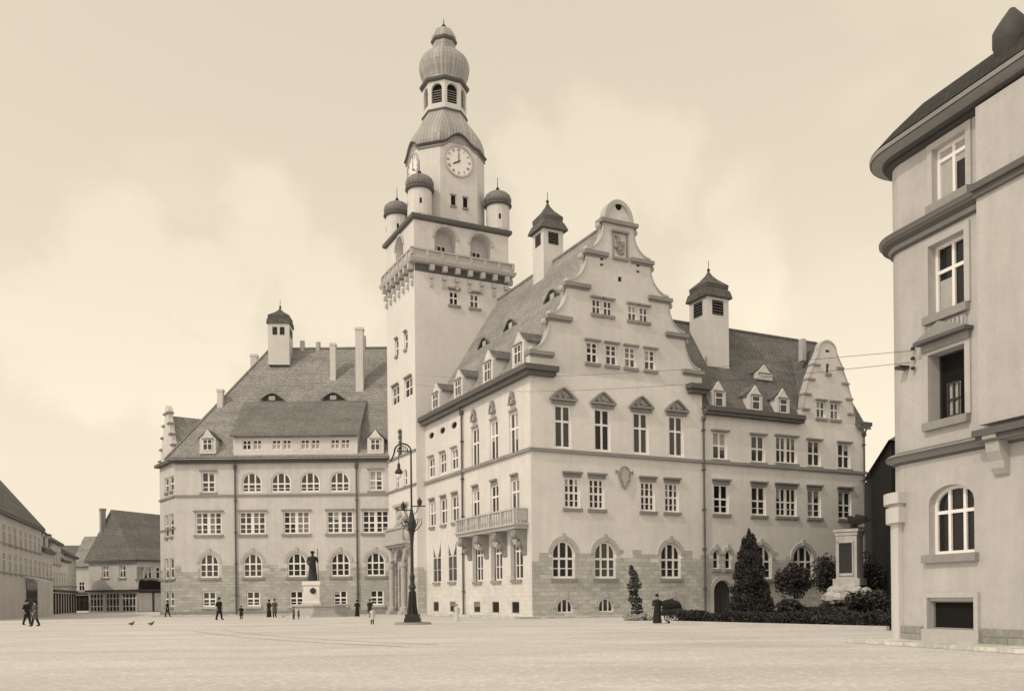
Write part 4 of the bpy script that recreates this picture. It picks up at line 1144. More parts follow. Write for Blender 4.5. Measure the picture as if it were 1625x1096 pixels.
for (a0, a1, z0, z1) in (w3, w2, w1, w0_):
    if (a0, a1) == (w0_[0], w0_[1]): continue
    b.prism(FC, [(a0-.2, z0), (a0-.003, z0), (a0-.003, z1+.003), (a1+.003, z1+.003), (a1+.003, z0), (a1+.2, z0), (a1+.2, z1+.2), (a0-.2, z1+.2)], .002, .06)
b.pieces('window_surround', [cp], HC)
a0, a1, z0, z1 = wb_
b = MB(); b.box(FC, -.1, a0-.25, 0, .55, .002, .1); b.box(FC, a1+.25, s_end, 0, .55, .002, .1); b.build('plinth', [mat('rough_plinth', .30, kind='masonry', sv=.33)], HC)
b = MB(); b.box(FC, a0-.2, a1+.2, .0, z0-.003, .002, .14); b.box(FC, a0-.15, a0-.003, z0, z1+.1, .002, .1); b.box(FC, a1+.003, a1+.15, z0, z1+.1, .002, .1); b.box(FC, a0-.15, a1+.15, z1+.103, z1+.25, .002, .1)
b.build('cellar_window_surround', [stonel], HC)
# iron bracket and insulators by the corner
s, z = FC.px(1421, 580)
b = MB(); b.box(FC, .05, .3, z-.25, z-.15, .0, .35)
for q in range(3): b.blob(FC.pt(.55, z+.3-.3*q, .1), .07, .07, .06)
b.pieces('insulator', [iron], HC)
# roof ornament near the top right
p = FC.pt(FC.s(1580, 100), 0, -.6)
zo = at(1580, 118, p.y).z
b = MB(); b.lathe(p, [(.45, ZTOP+.3), (.45, zo), (.55, zo+.1), (.3, zo+.25), (.34, zo+.5), (.5, zo+.8), (.5, zo+1.2), (.3, zo+1.5), (.08, zo+1.8)], 14); b.build('roof_ornament', [mat('lead_sheet', .07, var=.4, rough=.6)], HC, smooth=True)

# dark building between
FK = Face(at(1374, 950, 91).xy, (-8.5, -26), (-.95, .31))
kp = FK.o
DK = thing('dark_building', (kp.x, kp.y, 0), 'low dark slate-clad building in the gap beside the town hall', 'building')
dkm = mat('tarred_wall', .012, kind='tiles', tw=.6, th=.4, var=.3)
nr = Vector((26.2, 62, 0)); fr = Vector((kp.x, kp.y, 0)); e = (nr-fr); ex = Vector((14, 3, 0))
zfar = at(1376, 768, fr.y).z; znr = zfar-.6
b = MB()
b.add([fr, nr, nr+Z*znr, fr+Z*zfar]); b.add([nr, nr+ex, nr+ex+Z*znr, nr+Z*znr]); b.add([fr+ex, fr, fr+Z*zfar, fr+ex+Z*zfar]); b.add([nr+ex, fr+ex, fr+ex+Z*zfar, nr+ex+Z*znr])
b.build('wall', [dkm], DK, normals=False)
b = MB(); o_ = Vector((-.4, 0, 0)); mid = ex*.5+Z*4.2
b.add([fr+Z*zfar+o_, nr+Z*znr+o_-Vector((0, .5, 0)), nr+Z*znr+mid, fr+Z*zfar+mid]); b.add([nr+ex+Z*znr, fr+ex+Z*zfar, fr+Z*zfar+mid, nr+Z*znr+mid]); b.add([nr+Z*znr+o_-Vector((0, .5, 0)), nr+ex+Z*znr, nr+Z*znr+mid])
b.build('roof', [roof_s], DK, normals=False)
p = at(1403, 770, 80); b = MB(); b.lathe(p, [(.4, znr), (.4, p.z+.8), (.5, p.z+.9), (.5, p.z+1.1)], 4); b.build('chimney', [stonem], DK)

# ------------------------------------------------------------------ ground
gm = mat('sandy_ground', .71, var=.10, scale=.5, fine=2.2, bump=.25)
def ground_mat():
    m = gm; t = m.node_tree; N = t.nodes; L = t.links; b = N['Principled BSDF']
    src = b.inputs['Base Color'].links[0].from_socket
    geo = N.new('ShaderNodeNewGeometry'); mp = N.new('ShaderNodeMapping'); mp.inputs['Rotation'].default_value = (0, 0, .12); mp.inputs['Scale'].default_value = (.11, .30, 1)
    L.new(geo.outputs['Position'], mp.inputs[0])
    nz = N.new('ShaderNodeTexNoise'); nz.inputs['Scale'].default_value = 1; nz.inputs['Detail'].default_value = 7; nz.inputs['Roughness'].default_value = .65; L.new(mp.outputs[0], nz.inputs['Vector'])
    n2 = N.new('ShaderNodeTexVoronoi'); n2.inputs['Scale'].default_value = 6.5; L.new(geo.outputs['Position'], n2.inputs['Vector'])
    mr = N.new('ShaderNodeMapRange'); mr.inputs[1].default_value = .3; mr.inputs[2].default_value = .7; mr.inputs[3].default_value = .82; mr.inputs[4].default_value = 1.12; L.new(nz.outputs[0], mr.inputs[0])
    m2 = N.new('ShaderNodeMapRange'); m2.inputs[1].default_value = .0; m2.inputs[2].default_value = .5; m2.inputs[3].default_value = 1.1; m2.inputs[4].default_value = .80; L.new(n2.outputs['Distance'], m2.inputs[0])
    mm = N.new('ShaderNodeMath'); mm.operation = 'MULTIPLY'; L.new(mr.outputs[0], mm.inputs[0]); L.new(m2.outputs[0], mm.inputs[1])
    s = N.new('ShaderNodeVectorMath'); s.operation = 'SCALE'; L.new(src, s.inputs[0]); L.new(mm.outputs[0], s.inputs['Scale']); L.new(s.outputs[0], b.inputs['Base Color'])
ground_mat()
b = MB(); b.add([(-3000, -300, 0), (3000, -300, 0), (3000, 4500, 0), (-3000, 4500, 0)]); tag(b.build('ground', [gm]), 'pale sandy square in front of the town hall', None, None, 'structure')
pav = mat('pavement_stone', .50, kind='masonry', sv=.62)
def pave(F, s0, s1, w, name='pavement'):
    b = MB(); b.box(F, s0, s1, .004, .13, .003, w); o = b.build(name, [pav]); tag(o, 'raised stone pavement along the foot of a building', None, None, 'structure')
pave(FW, -2, 16.5, 2.2); pave(FL, -1.6, 20, 1.6); pave(FC, -1.3, 14, 1.3)
b = MB(); b.box(FR, -1.6, 14, .004, .128, .003, 1.6); tag(b.build('pavement', [pav]), 'raised stone pavement below the gabled front', None, None, 'structure')
# tram rails sunk in the square: two curved tracks
def rail(pts, w=.07):
    P = [gp(*p) if isinstance(p, tuple) else p for p in pts]
    # smooth
    for _ in range(3):
        Q = [P[0]]
        for a, c in zip(P, P[1:]): Q += [a.lerp(c, .25), a.lerp(c, .75)]
        P = Q+[P[-1]]
    return P
ctr = rail([(330, 1000), (400, 1009), (500, 1016), (600, 1021), (670, 1024)])
b = MB()
for off in (-.72, .72):
    rr = []
    for i, p in enumerate(ctr):
        t = (ctr[min(i+1, len(ctr)-1)]-ctr[max(i-1, 0)]).normalized(); nrm = Vector((-t.y, t.x, 0)); rr.append([p+nrm*(off-.035)+Z*.005, p+nrm*(off+.035)+Z*.005])
    b.grid(rr, 0, False)
tag(b.build('tram_track', [mat('worn_rail', .22, rough=.5, var=.2)], normals=False), 'pair of curved tram rails sunk in the pale square', None, None, 'structure')
# garden bed on the right
lawn = mat('dark_lawn', .035, var=.5, fine=4)
gpts = [gp(1072, 990), gp(1405, 1000), Vector((24.5, 52, 0)), Vector((30, 72, 0)), FR.pt(31, 0, 1.8), FR.pt(15.5, 0, 1.8), gp(1066, 987)]
b = MB(); b.grid([[p+Z*.004 for p in gpts], [p+Z*.12 for p in gpts]], 0, True, False, True); tag(b.build('garden_bed', [lawn]), 'dark planted garden bed in front of the wing', None, None, 'structure')
b = MB()
for i in (0,):
    p, q = gpts[0], gpts[1]; d = (q-p).normalized(); n_ = Vector((d.y, -d.x, 0)); F = Face(p, d, n_); b.box(F, -.2, (q-p).length+.2, 0, .2, .003, .2)
tag(b.build('kerb', [stonel]), 'pale stone kerb along the front of the garden bed', None, None, 'structure')
# low mound under the memorial
mc = Vector((24.9, 66.6, 0)); b = MB(); rings = []
for r_, z_ in ((3.0, .1), (2.3, .5), (1.7, 1.0), (1.2, 1.6), (.6, 1.75)): rings.append([mc+Vector((r_*math.cos(a)*(1+.1*math.sin(3*a)), r_*.8*math.sin(a), z_)) for a in [k_*math.pi/9 for k_ in range(18)]])
b.grid(rings, 0, True, False, True); tag(b.build('garden_mound', [lawn]), 'dark planted mound under the memorial', None, None, 'structure')

# ------------------------------------------------------------------ plants
def leaves(mb, c, sampler, n, size, m=0):
    for _ in range(n):
        p = sampler(); a = Vector((random.gauss(0, 1), random.gauss(0, 1), random.gauss(0, .8))).normalized(); t = a.orthogonal().normalized()
        t = Matrix.Rotation(random.uniform(0, 6.28), 3, a) @ t; u = a.cross(t); s = size*random.uniform(.6, 1.5)
        p = Vector(c)+p; i = len(mb.v)
        mb.v += [p-t*s, p+u*s*.6, p+t*s, p-u*s*.6]; mb.f.append([i, i+1, i+2, i+3]); mb.m.append(random.randrange(2) if m == 0 else m)
def rsph():
    while 1:
        v = Vector((random.uniform(-1, 1), random.uniform(-1, 1), random.uniform(-1, 1)))
        if .02 < v.length < 1: return v
def tree_parts(root, loc, trunk_h, r0, crown_fn, n, size, extra=None, trunk_r=.15, mats=None, up=.35):
    b = MB(); b.tube([loc, loc+Z*trunk_h*.5+Vector((.04, .02, 0)), loc+Z*trunk_h], [trunk_r, trunk_r*.8, trunk_r*.3], 7)
    for k_ in range(7):
        a = random.uniform(0, 6.28); z = trunk_h*random.uniform(.45, .95); b.tube([loc+Z*z, loc+Z*(z+r0*up)+Vector((math.cos(a), math.sin(a), 0))*r0*.5], [trunk_r*.35, .02], 5)
    b.build('trunk', [bark], root)
    b = MB(); leaves(b, loc, crown_fn, n, size); b.build('crown', mats or [leafd, leafm], root, normals=False)
# conifer
p = gp(1190, 983); p = Vector((p.x*1.04, p.y*1.04, .1)); H = 5.85
t = thing('conifer_tree', p, 'dark conical conifer in front of the wing portal', 'tree')
lobes = [(random.uniform(0, 6.28), random.uniform(.05, .9)) for _ in range(60)]
def con():
    if random.random() < .25:
        z = random.random()**1.3; r = 1.4*(1-z)**.85*random.random()**.5; a = random.uniform(0, 6.28)
    else:
        a, z = random.choice(lobes); r = (.2+1.45*(1-z)**.85)*random.uniform(.5, 1.05); a += random.gauss(0, .22); z = min(max(z+random.gauss(0, .025)-.03*(r), 0), .97); r = min(r, .16+1.72*(1-z)**.85)
    prof_ = min(1, (z+.1)/.16)
    return Vector((r*prof_*math.cos(a), r*prof_*math.sin(a), .25+z*(H-.3)))
tree_parts(t, p, H*.95, .8, con, 28000, .065)
def roundtree(name, x, yb, Yk, H, R_, zc, label, n=5000, cat='tree', flat=1.0, sz=.085, lob=26):
    p = at(x, 948, Yk); p.z = .1
    t = thing(name, p, label, cat)
    cl = [(rsph()*.68, random.uniform(.28, .5)) for _ in range(lob)]
    def fn():
        c_, r_ = random.choice(cl); v = rsph()*r_
        q = c_+v; return Vector((q.x*R_, q.y*R_, zc+q.z*R_*flat))
    tree_parts(t, p, zc+R_*.3*min(flat, 1), R_, fn, n, sz, trunk_r=.07, up=.2*min(flat, 1))
roundtree('round_tree', 1260, 975, 60, 3.5, 1.3, 2.45, 'round-headed clipped tree between the conifer and the memorial', 5500)
roundtree('shrub', 1252, 975, 55.5, 1, .95, .75, 'low dark shrub at the foot of the round-headed tree', 3000, 'shrub', .6)
roundtree('shrub', 1312, 900, 69, 1, 1.35, 3.1, 'loose dark shrub close to the left of the memorial', 3000, 'shrub', 1.35)
roundtree('shrub', 1384, 900, 67.5, 1, 1.5, 2.6, 'leafy shrub close to the right of the memorial by the dark building', 3500, 'shrub', 1.3)
roundtree('shrub', 1330, 970, 58, 1, 2.6, .42, 'wide low dark shrub below the memorial rocks', 5000, 'shrub', .17)
roundtree('shrub', 1378, 970, 52, 1, 1.7, .9, 'dark shrub nearest the corner house pier', 4000, 'shrub', .55)
p = gp(1010, 984)
t = thing('columnar_shrub', p, 'slender dark columnar shrub leaning left before the gabled front', 'shrub')
def colf():
    z = random.random(); a_ = random.uniform(0, 6.28); r = .42*math.sin(math.pi*min(1, .2+z*.8))**.5*random.random()**.5*(1+.2*math.sin(z*13+a_*2)); a = random.uniform(0, 6.28)
    zc_ = round(z*7)/7; z2 = zc_+(z-zc_)*.8; r *= (.92+.22*math.sin(z*23+1)); return Vector((r*math.cos(a_)-.25*z+.07*math.sin(z*11), r*math.sin(a_), .45+z2*3.1))
tree_parts(t, p, 3.2, .3, colf, 3000, .07, trunk_r=.07, mats=[leafd, mat('grey_leaves', .16, var=.4)])
b = MB()
for q in range(30): b.blob(p+Vector((random.uniform(-.7, .9), random.uniform(-.4, .4), random.uniform(.05, .4))), .2, .18, .17, 0, 7, 5, .04)
tag(b.build('rockery', [stonem]), 'small heap of grey stones around the columnar shrub', 'rockery')
# hedge along the bed
p, q = gpts[0], gpts[1]; L_ = (q-p).length; d = (q-p).normalized(); n_ = Vector((-d.y, d.x, 0))
b = MB()
for _ in range(26000):
    s = random.random()*L_; c_ = p+d*s+n_*(.45+random.uniform(-.4, .4)); h = .48+.1*math.sin(s*1.7)+.06*math.sin(s*5.1)+.05*random.gauss(0, 1)
    v = Vector((0, 0, .12+h*random.random()**.5)); a = Vector((random.gauss(0, 1), random.gauss(0, 1), random.gauss(0, 1))).normalized(); t_ = a.orthogonal().normalized(); u = a.cross(t_); sz = random.uniform(.04, .08)
    i = len(b.v); x_ = c_+v; b.v += [x_-t_*sz, x_+u*sz*.7, x_+t_*sz, x_-u*sz*.7]; b.f.append([i, i+1, i+2, i+3]); b.m.append(0 if random.random() < .7 else 1)
tag(b.build('hedge', [leafd, leafm], normals=False), 'long low clipped hedge along the kerb of the garden bed', 'hedge')
b = MB()
for q_ in range(9000):
    a = random.random(); c_ = Vector((random.uniform(15, 27), random.uniform(49, 64), 0))
    # keep inside the bed
    if (c_-gpts[0]).cross(gpts[1]-gpts[0]).z > 0 or c_.x > 14+(c_.y-40)*.56+4: continue
    a = Vector((random.gauss(0, 1), random.gauss(0, 1), random.gauss(0, 1))).normalized(); t_ = a.orthogonal().normalized(); u = a.cross(t_); sz = random.uniform(.06, .12)
    i = len(b.v); x_ = c_+Z*random.uniform(.1, .5); b.v += [x_-t_*sz, x_+u*sz*.7, x_+t_*sz, x_-u*sz*.7]; b.f.append([i, i+1, i+2, i+3]); b.m.append(0)
tag(b.build('ground_cover', [leafd], normals=False), 'low dark planting filling the garden bed', None, None, 'stuff')

# ------------------------------------------------------------------ memorial
mp_ = at(1349, 948, 66); mp_.z = 0
FM = Face((mp_.x-1.05, mp_.y-.9), (.95, .31), (.31, -.95)); FM = Face(mp_.xy, (.8, -.6), (-.6, -.8))
MEM = thing('memorial', (mp_.x, mp_.y, 1.6), 'pale stone memorial pillar with dark panel, on a pile of rocks', 'monument')
zt = at(1349, 840, 66).z; z0 = 2.2
pm = mat('memorial_stone', .55, var=.25, streak=.2)
b = MB(); b.box(FM, -.95, .95, z0, z0+.5, -.95, .95); b.box(FM, -.74, .74, z0+.503, zt-.45, -.82, .82); b.box(FM, -.8, .8, zt-.447, zt-.2, -.88, .88); b.box(FM, -.88, .88, zt-.197, zt, -.96, .96)
b.build('pillar', [pm], MEM)
b = MB(); b.box(FM, -.5, .42, z0+.9, zt-1.0, .822, .85); b.build('panel', [bronze], MEM)
b = MB(); b.box(FM, -.6, -.503, z0+.8, zt-.9, .822, .9); b.box(FM, .423, .52, z0+.8, zt-.9, .822, .9); b.box(FM, -.6, .52, z0+.7, z0+.797, .822, .9); b.box(FM, -.6, .52, zt-.997, zt-.9, .822, .9)
b.build('panel_frame', [pm], MEM)
for q in range(34):
    a = random.uniform(0, 6.28); r_ = random.uniform(.4, 2.0); z_ = 2.2-.62*r_+random.uniform(-.1, .2)
    if math.sin(a) > .35: continue
    sc_ = random.uniform(.3, .6)
    b = MB(); b.blob(Vector((mp_.x-.25+r_*math.cos(a), mp_.y-.5+r_*.8*math.sin(a), max(z_, .8))), sc_*1.15, sc_, sc_*.8, 0, 7, 5, sc_*.16); b.build('rock', [mat('pale_rock', .52, var=.35)], MEM)
# eagle: spread wings, body, head, tail
b = MB(); ep = Vector((mp_.x+.2, mp_.y, zt))
b.tube([ep+Vector((.35, 0, .1)), ep+Vector((.1, 0, .45)), ep+Vector((-.15, -.05, .78)), ep+Vector((-.3, -.08, .95)), ep+Vector((-.5, -.12, .9))], [.12, .27, .2, .12, .03], 8)
for sg in (-1, 1):
    w_ = [ep+Vector((-.1, sg*.15, .6)), ep+Vector((.15, sg*.55, 1.05)), ep+Vector((.6, sg*.95, .9)), ep+Vector((1.0, sg*.9, .55)), ep+Vector((.6, sg*.6, .4)), ep+Vector((.25, sg*.2, .25))]
    b.grid([w_, [v+Vector((0, .08, .05)) for v in w_]], 0, True, True, True)
b.grid([[ep+Vector((.3, -.2, .1)), ep+Vector((.3, .2, .1)), ep+Vector((.85, .28, -.02+.1)), ep+Vector((.85, -.28, .08))], [ep+Vector((.3, -.2, .2)), ep+Vector((.3, .2, .2)), ep+Vector((.85, .28, .14)), ep+Vector((.85, -.28, .14))]], 0, True, True, True)
for sg in (-1, 1): b.tube([ep+Vector((.0, sg*.12, .35)), ep+Vector((-.05, sg*.12, .0))], [.09, .06], 6)
b.blob(ep+Vector((.1, 0, .02)), .6, .5, .14)
tag(b.build('eagle_statue', [bronze]), 'dark bronze eagle with raised wings on top of the memorial pillar', 'statue')

# ------------------------------------------------------------------ street lamp
lp = gp(655, 990); 
LM = thing('street_lamp', lp, 'tall ornate cast-iron arc lamp standing in the middle of the square', 'street lamp')
k = lp.y/FPX
def lz(y): return (948-y+1.7)*k+EYE
def lx(x, y): return (x-655-(948-y)*-ROLL*1-.0)*k
b = MB(); F = Face((lp.x-.48, lp.y-.48), (1, 0), (0, -1)); b.box(F, 0, .96, .1, .38, -.96, 0); b.box(F, .06, .9, .383, .62, -.9, -.06); b.build('base', [iron], LM)
b = MB(); b.lathe(lp, [(.28, .6), (.22, .8), (.17, 1.0), (.2, 1.3), (.16, 1.9), (.15, 2.1), (.24, 2.25), (.17, 2.4), (.12, 2.6), (.17, 2.9), (.1, 3.1)], 10)
for q in range(8):
    a = q*math.pi/4; b.tube([lp+Vector((math.cos(a)*r_, math.sin(a)*r_, z)) for r_, z in ((.30, .62), (.24, 1.0), (.21, 1.5), (.18, 2.0))], [.05, .04, .04, .03], 5)
b.build('pedestal', [iron], LM)
zt_ = lz(716)
b = MB(); b.tube([lp+Z*3.0, lp+Z*lz(850), lp+Z*lz(845), lp+Z*lz(800), lp+Z*zt_], [.10, .085, .085, .06, .05], 10)
b.lathe(lp, [(.09, lz(865)), (.13, lz(850)), (.22, lz(838)), (.24, lz(828)), (.13, lz(815)), (.08, lz(808))], 10)
b.build('pole', [iron], LM)
# scroll brackets at the collar
b = MB()
for q in range(6):
    a = q*math.pi/3+.2; e = Vector((math.cos(a), math.sin(a), 0)); z_ = lz(835)
    b.tube([lp+e*r_+Z*(z_+h) for r_, h in ((.15, -.3), (.4, -.1), (.62, .2), (.6, .45), (.42, .4), (.45, .25))], [.035, .03, .03, .025, .02, .015], 5)
b.build('scroll_bracket', [iron], LM)
for sg, y_ in ((-1, 809), (1, 803)):
    b = MB(); z_ = lz(y_); b.tube([lp+Z*z_, lp+Vector((sg*.85, -.1, z_-lp.z))], .04, 6)
    b.tube([lp+Z*(z_-.6), lp+Vector((sg*.3, 0, z_-.35)), lp+Vector((sg*.45, -.05, z_))], .025, 5)
    q = lp+Vector((sg*.5, -.06, 0)); b.lathe(q, [(.05, z_), (.13, z_+.12), (.15, z_+.34), (.05, z_+.45), (.02, z_+.55)], 8); b.build('side_arm', [iron], LM)
rad = .5
b = MB(); cx_ = lp+Vector((-rad, 0, zt_))
b.tube([cx_+Vector((rad*math.cos(a), 0, rad*.95*math.sin(a))) for a in [math.pi*q/14 for q in range(15)]]+[cx_+Vector((-rad-.12, 0, -.35)), cx_+Vector((-rad-.3, 0, -.62))], .055, 6)
b.tube([cx_+Vector(((rad-.17)*math.cos(a), 0, (rad-.17)*math.sin(a))) for a in [math.pi*q/10 for q in range(11)]], .03, 5)
b.tube([cx_+Vector((-.3, 0, .0)), cx_+Vector((rad, 0, 0))], .04, 5)
for q in range(5): b.tube([cx_+Vector((-.25+.13*q, 0, 0)), cx_+Vector((-.2+.12*q, 0, .22+.06*math.sin(q)))], .025, 4)
b.build('arc_arm', [iron], LM)
b = MB(); q = cx_+Vector((-.25, 0, 0)); b.tube([q, Vector((q.x, q.y, lz(737)))], .025, 5); z_ = lz(752)
b.lathe(Vector((q.x, q.y, 0)), [(.16, z_), (.26, z_+.1), (.25, z_+.16), (.1, z_+.35), (.09, z_+.6), (.04, z_+.7)], 10); b.build('lamp_head', [iron], LM)
b = MB(); b.blob(Vector((q.x, q.y, z_-.08)), .17, .17, .17); b.build('lamp_globe', [white], LM)
b = MB(); b.lathe(lp, [(1.15, .004), (1.1, .12), (1.0, .13)], 24); tag(b.build('lamp_island', [stonem]), 'low round stone island under the arc lamp', None, None, 'structure')

# ------------------------------------------------------------------ fountain with statue
fp = at(497, 948, 84); fp.z = 0
FT = thing('fountain', fp, 'pale stone fountain with tall square pedestal and low basin', 'fountain')
b = MB(); fx = Vector((fp.x+.6, fp.y-.2, 0)); 
b.lathe(fx, [(3.5, 0), (3.5, .16), (3.1, .17), (3.1, .32)], 8); b.build('step', [pm], FT)
b = MB(); n = 8
b.lathe(fx, [(2.55, .325), (2.5, .95), (2.7, .98), (2.7, 1.12), (2.35, 1.12), (2.35, .7), (0.01, .7)], 8, 0, False); b.build('basin', [stonel], FT)
b = MB(); b.lathe(fx, [(2.33, .88), (2.33, .885)], 8); b.build('water', [glass], FT)
F = Face((fp.x, fp.y+.8), (1, 0), (0, -1)); zt = at(497, 922, 84).z
b = MB(); b.box(F, -.9, .9, .72, 1.3, 0-.1, 1.7); b.box(F, -.75, .75, 1.303, zt-.35, .05, 1.55); b.box(F, -.85, .85, zt-.347, zt, -.05, 1.65); b.build('pedestal', [mat('pedestal_stone', .80, var=.12)], FT)
b = MB(); b.blob(F.pt(.15, 2.4, 1.6), .28, .14, .28, 0, 9, 6, .02); b.tube([F.pt(.15, 2.3, 1.6), F.pt(.18, 2.2, 1.95)], .05, 6); b.build('mask_spout', [bronze], FT)
SZ = zt; SP = F.pt(-.02, 0, .8)

# ------------------------------------------------------------------ figures
def person(name, loc, h, head, pose, hat, coat_m, leg_m, label, cat='person', group=None, mats=None, skirt=False, staff=False, tagit=True):
    """one continuous skinned body; clothes and hair as children. head = heading in degrees (0 faces the viewer)"""
    k = h/1.75
    root = thing(name, loc, label, cat, group, R(head))
    V = []; E = []; RR = []
    def add(p, r, par=None):
        V.append((p[0]*k, p[1]*k, p[2]*k)); RR.append(r*k)
        if par is not None: E.append((par, len(V)-1))
        return len(V)-1
    pel = add((0, 0, .93), .14); sp = add((0, .01, 1.12), .125, pel); ch = add((0, .0, 1.34), .15, sp); nk = add((0, 0, 1.50), .055, ch); hd0 = add((0, -.01, 1.57), .075, nk); hd1 = add((0, -.01, 1.66), .09, hd0); hd2 = add((0, 0, 1.735), .06, hd1)
    add((0, -.115, 1.625), .016, hd1)       # nose
    st = pose.get('stride', .0)
    for sg in (-1, 1):
        hp = add((sg*.09, 0, .86), .095, pel); f = st*sg
        kn = add((sg*.1, -f*.5-.02, .48), .06, hp); an = add((sg*.1, -f+.03, .08), .042, kn); add((sg*.115, -f-.14, .03), .032, an)
        sh = add((sg*.19, 0, 1.42), .062, ch)
        el = pose.get('elbow', (.27, .03, 1.14)); wr = pose.get('wrist', (.28, -.06, .90))
        if sg in pose: el, wr = pose[sg]
        e_ = add((sg*el[0], el[1], el[2]), .042, sh); w_ = add((sg*wr[0], wr[1], wr[2]), .028, e_)
        d = (Vector((sg*wr[0], wr[1], wr[2]))-Vector((sg*el[0], el[1], el[2]))).normalized(); sd = d.cross(Vector((sg, 0, 0))).normalized() if abs(d.x) < .9 else Vector((0, 1, 0))
        W = Vector((sg*wr[0], wr[1], wr[2])); pm_ = add(W+d*.05, .034, w_)
        for q in range(4):
            o_ = sd*(.03-.02*q); ln = (.075, .085, .08, .06)[q]; f1 = add(W+d*.09+o_, .010, pm_); add(W+d*(.09+ln*.55)+o_+Vector((0, -.012, 0)), .0085, f1)
        add(W+d*.06+sd*.055+Vector((0, -.02, 0)), .010, pm_)
    me = bpy.data.meshes.new('body'); me.from_pydata(V, E, []); ob = bpy.data.objects.new('body', me); COL.objects.link(ob)
    sk = ob.modifiers.new('skin', 'SKIN'); 
    for i, v in enumerate(me.skin_vertices[0].data): v.radius = (RR[i], RR[i]); v.use_root = (i == 0)
    sb = ob.modifiers.new('sub', 'SUBSURF'); sb.levels = 1; sb.render_levels = 1
    dg = bpy.context.evaluated_depsgraph_get(); me2 = bpy.data.meshes.new_from_object(ob.evaluated_get(dg)); 
    ob.modifiers.clear(); ob.data = me2; bpy.data.meshes.remove(me); me2.name = 'body'
    me2.materials.clear(); me2.materials.append((mats or [skin])[0]); me2.polygons.foreach_set('use_smooth', [True]*len(me2.polygons)); ob.parent = root
    ry = lambda a: None
    def shell(nm, prof, m, ell=.72, n=14, sway=0):
        b = MB(); rings = [[Vector((r*k*math.cos(a)*(1+.07*math.sin(6*a)*(1.4-min(z, 1.4))), r*ell*k*math.sin(a)+sway*k*(1.4-z)*0, z*k)) for a in [2*math.pi*j/n for j in range(n)]] for r, z in prof]
        b.grid(rings, 0, True, False, False)
        o = MB.build(b, nm, [m], None, smooth=True); o.parent = root; return o
    bot = .05 if skirt else .52
    shell('coat', [(.29 if skirt else .25, bot), (.25 if skirt else .22, bot+.3), (.185, 1.05), (.2, 1.2), (.225, 1.38), (.17, 1.475), (.075, 1.52)], coat_m, .78)
    for sg in (-1, 1):
        el = pose.get('elbow', (.27, .03, 1.14)); wr = pose.get('wrist', (.28, -.06, .90))
        if sg in pose: el, wr = pose[sg]
        b = MB(); b.tube([Vector((sg*.17, 0, 1.43))*k, Vector((sg*.225, 0, 1.38))*k, Vector((sg*el[0], el[1], el[2]))*k, (Vector((sg*el[0], el[1], el[2]))*.1+Vector((sg*wr[0], wr[1], wr[2]))*.9)*k], [.07*k, .078*k, .062*k, .05*k], 8); o = b.build('sleeve', [coat_m], smooth=True); o.parent = root
        if not skirt:
            f = st*sg; b = MB(); b.tube([Vector((sg*.09, 0, .9))*k, Vector((sg*.1, -f*.5-.02, .48))*k, Vector((sg*.1, -f+.03, .09))*k], [.115*k, .085*k, .066*k], 8); o = b.build('trouser_leg', [leg_m], smooth=True); o.parent = root
            b = MB(); b.blob((Vector((sg*.112, -f-.05, .05)))*k, .05*k, .14*k, .05*k); o = b.build('shoe', [(mats or [hair_m])[0]], smooth=True); o.parent = root
    b = MB(); b.blob(Vector((0, .02, 1.675))*k, .098*k, .11*k, .095*k, 0, 12, 8); o = b.build('hair', [(mats or [hair_m])[0]], smooth=True); o.parent = root
    if hat:
        b = MB(); pr_ = {'bowler': [(.15, 1.72), (.155, 1.735), (.105, 1.74), (.1, 1.82), (.06, 1.86)], 'wide': [(.24, 1.71), (.25, 1.73), (.11, 1.75), (.12, 1.83), (.05, 1.86)], 'cap': [(.115, 1.70), (.13, 1.76), (.11, 1.80), (.03, 1.81)]}[hat]
        b.lathe((0, 0, 0), [(r*k, z*k) for r, z in pr_], 14); o = b.build('hat', [(mats or [cloth_d])[0]], smooth=True); o.parent = root
    if staff:
        b = MB(); b.tube([Vector((.33, -.12, .05))*k, Vector((.30, -.12, 1.95))*k], .018*k, 6); o = b.build('staff', [(mats or [wood])[0]]); o.parent = root
    return root
bz = [bronze]
person('statue', Vector((SP.x, SP.y, SZ)), 2.75, 10, {1: ((.30, -.02, 1.16), (.30, -.12, 1.32)), 'elbow': (.3, .0, 1.15), 'wrist': (.22, -.15, 1.0)}, 'cap', bronze, bronze, 'dark bronze robed figure with staff on the fountain pedestal', 'statue', None, bz, True, True)
def pat(x, yb, h, head, pose, hat, cm, lm, label, **kw):
    p = gp(x, yb); return person('person', Vector((p.x, p.y, 0)), h, head, pose, hat, cm, lm, label, 'person', **kw)
walk = {'stride': .22, 'elbow': (.28, .06, 1.15), 'wrist': (.27, -.08, .92)}
still = {'stride': .05}
pat(348, 983, 1.76, 60, walk, 'bowler', cloth_d, cloth_d, 'man in dark coat and bowler hat walking before the left wing', group=None)
pat(383, 982, 1.1, 20, still, 'cap', cloth_d, cloth_m, 'small boy in dark clothes and cap near the left downpipe')
pat(427, 979, 1.55, -30, still, 'wide', cloth_d, cloth_d, 'woman in dark dress and broad hat standing left of the fountain', skirt=True)
pat(436, 979, 1.6, 40, still, 'bowler', cloth_m, cloth_d, 'man in grey coat beside the woman left of the fountain')
pat(466, 982, .95, 80, still, 'cap', cloth_m, cloth_d, 'child in grey jacket at the left edge of the fountain basin')
pat(474, 982, .8, -60, still, None, cloth_d, cloth_d, 'bareheaded small child by the fountain basin')
pat(567, 978, 1.45, 30, still, 'wide', cloth_d, cloth_d, 'woman in dark dress standing right of the fountain', skirt=True)
pat(587, 979, 1.5, -20, walk, 'bowler', cloth_d, cloth_d, 'man in dark suit under the last basement window near the tower')
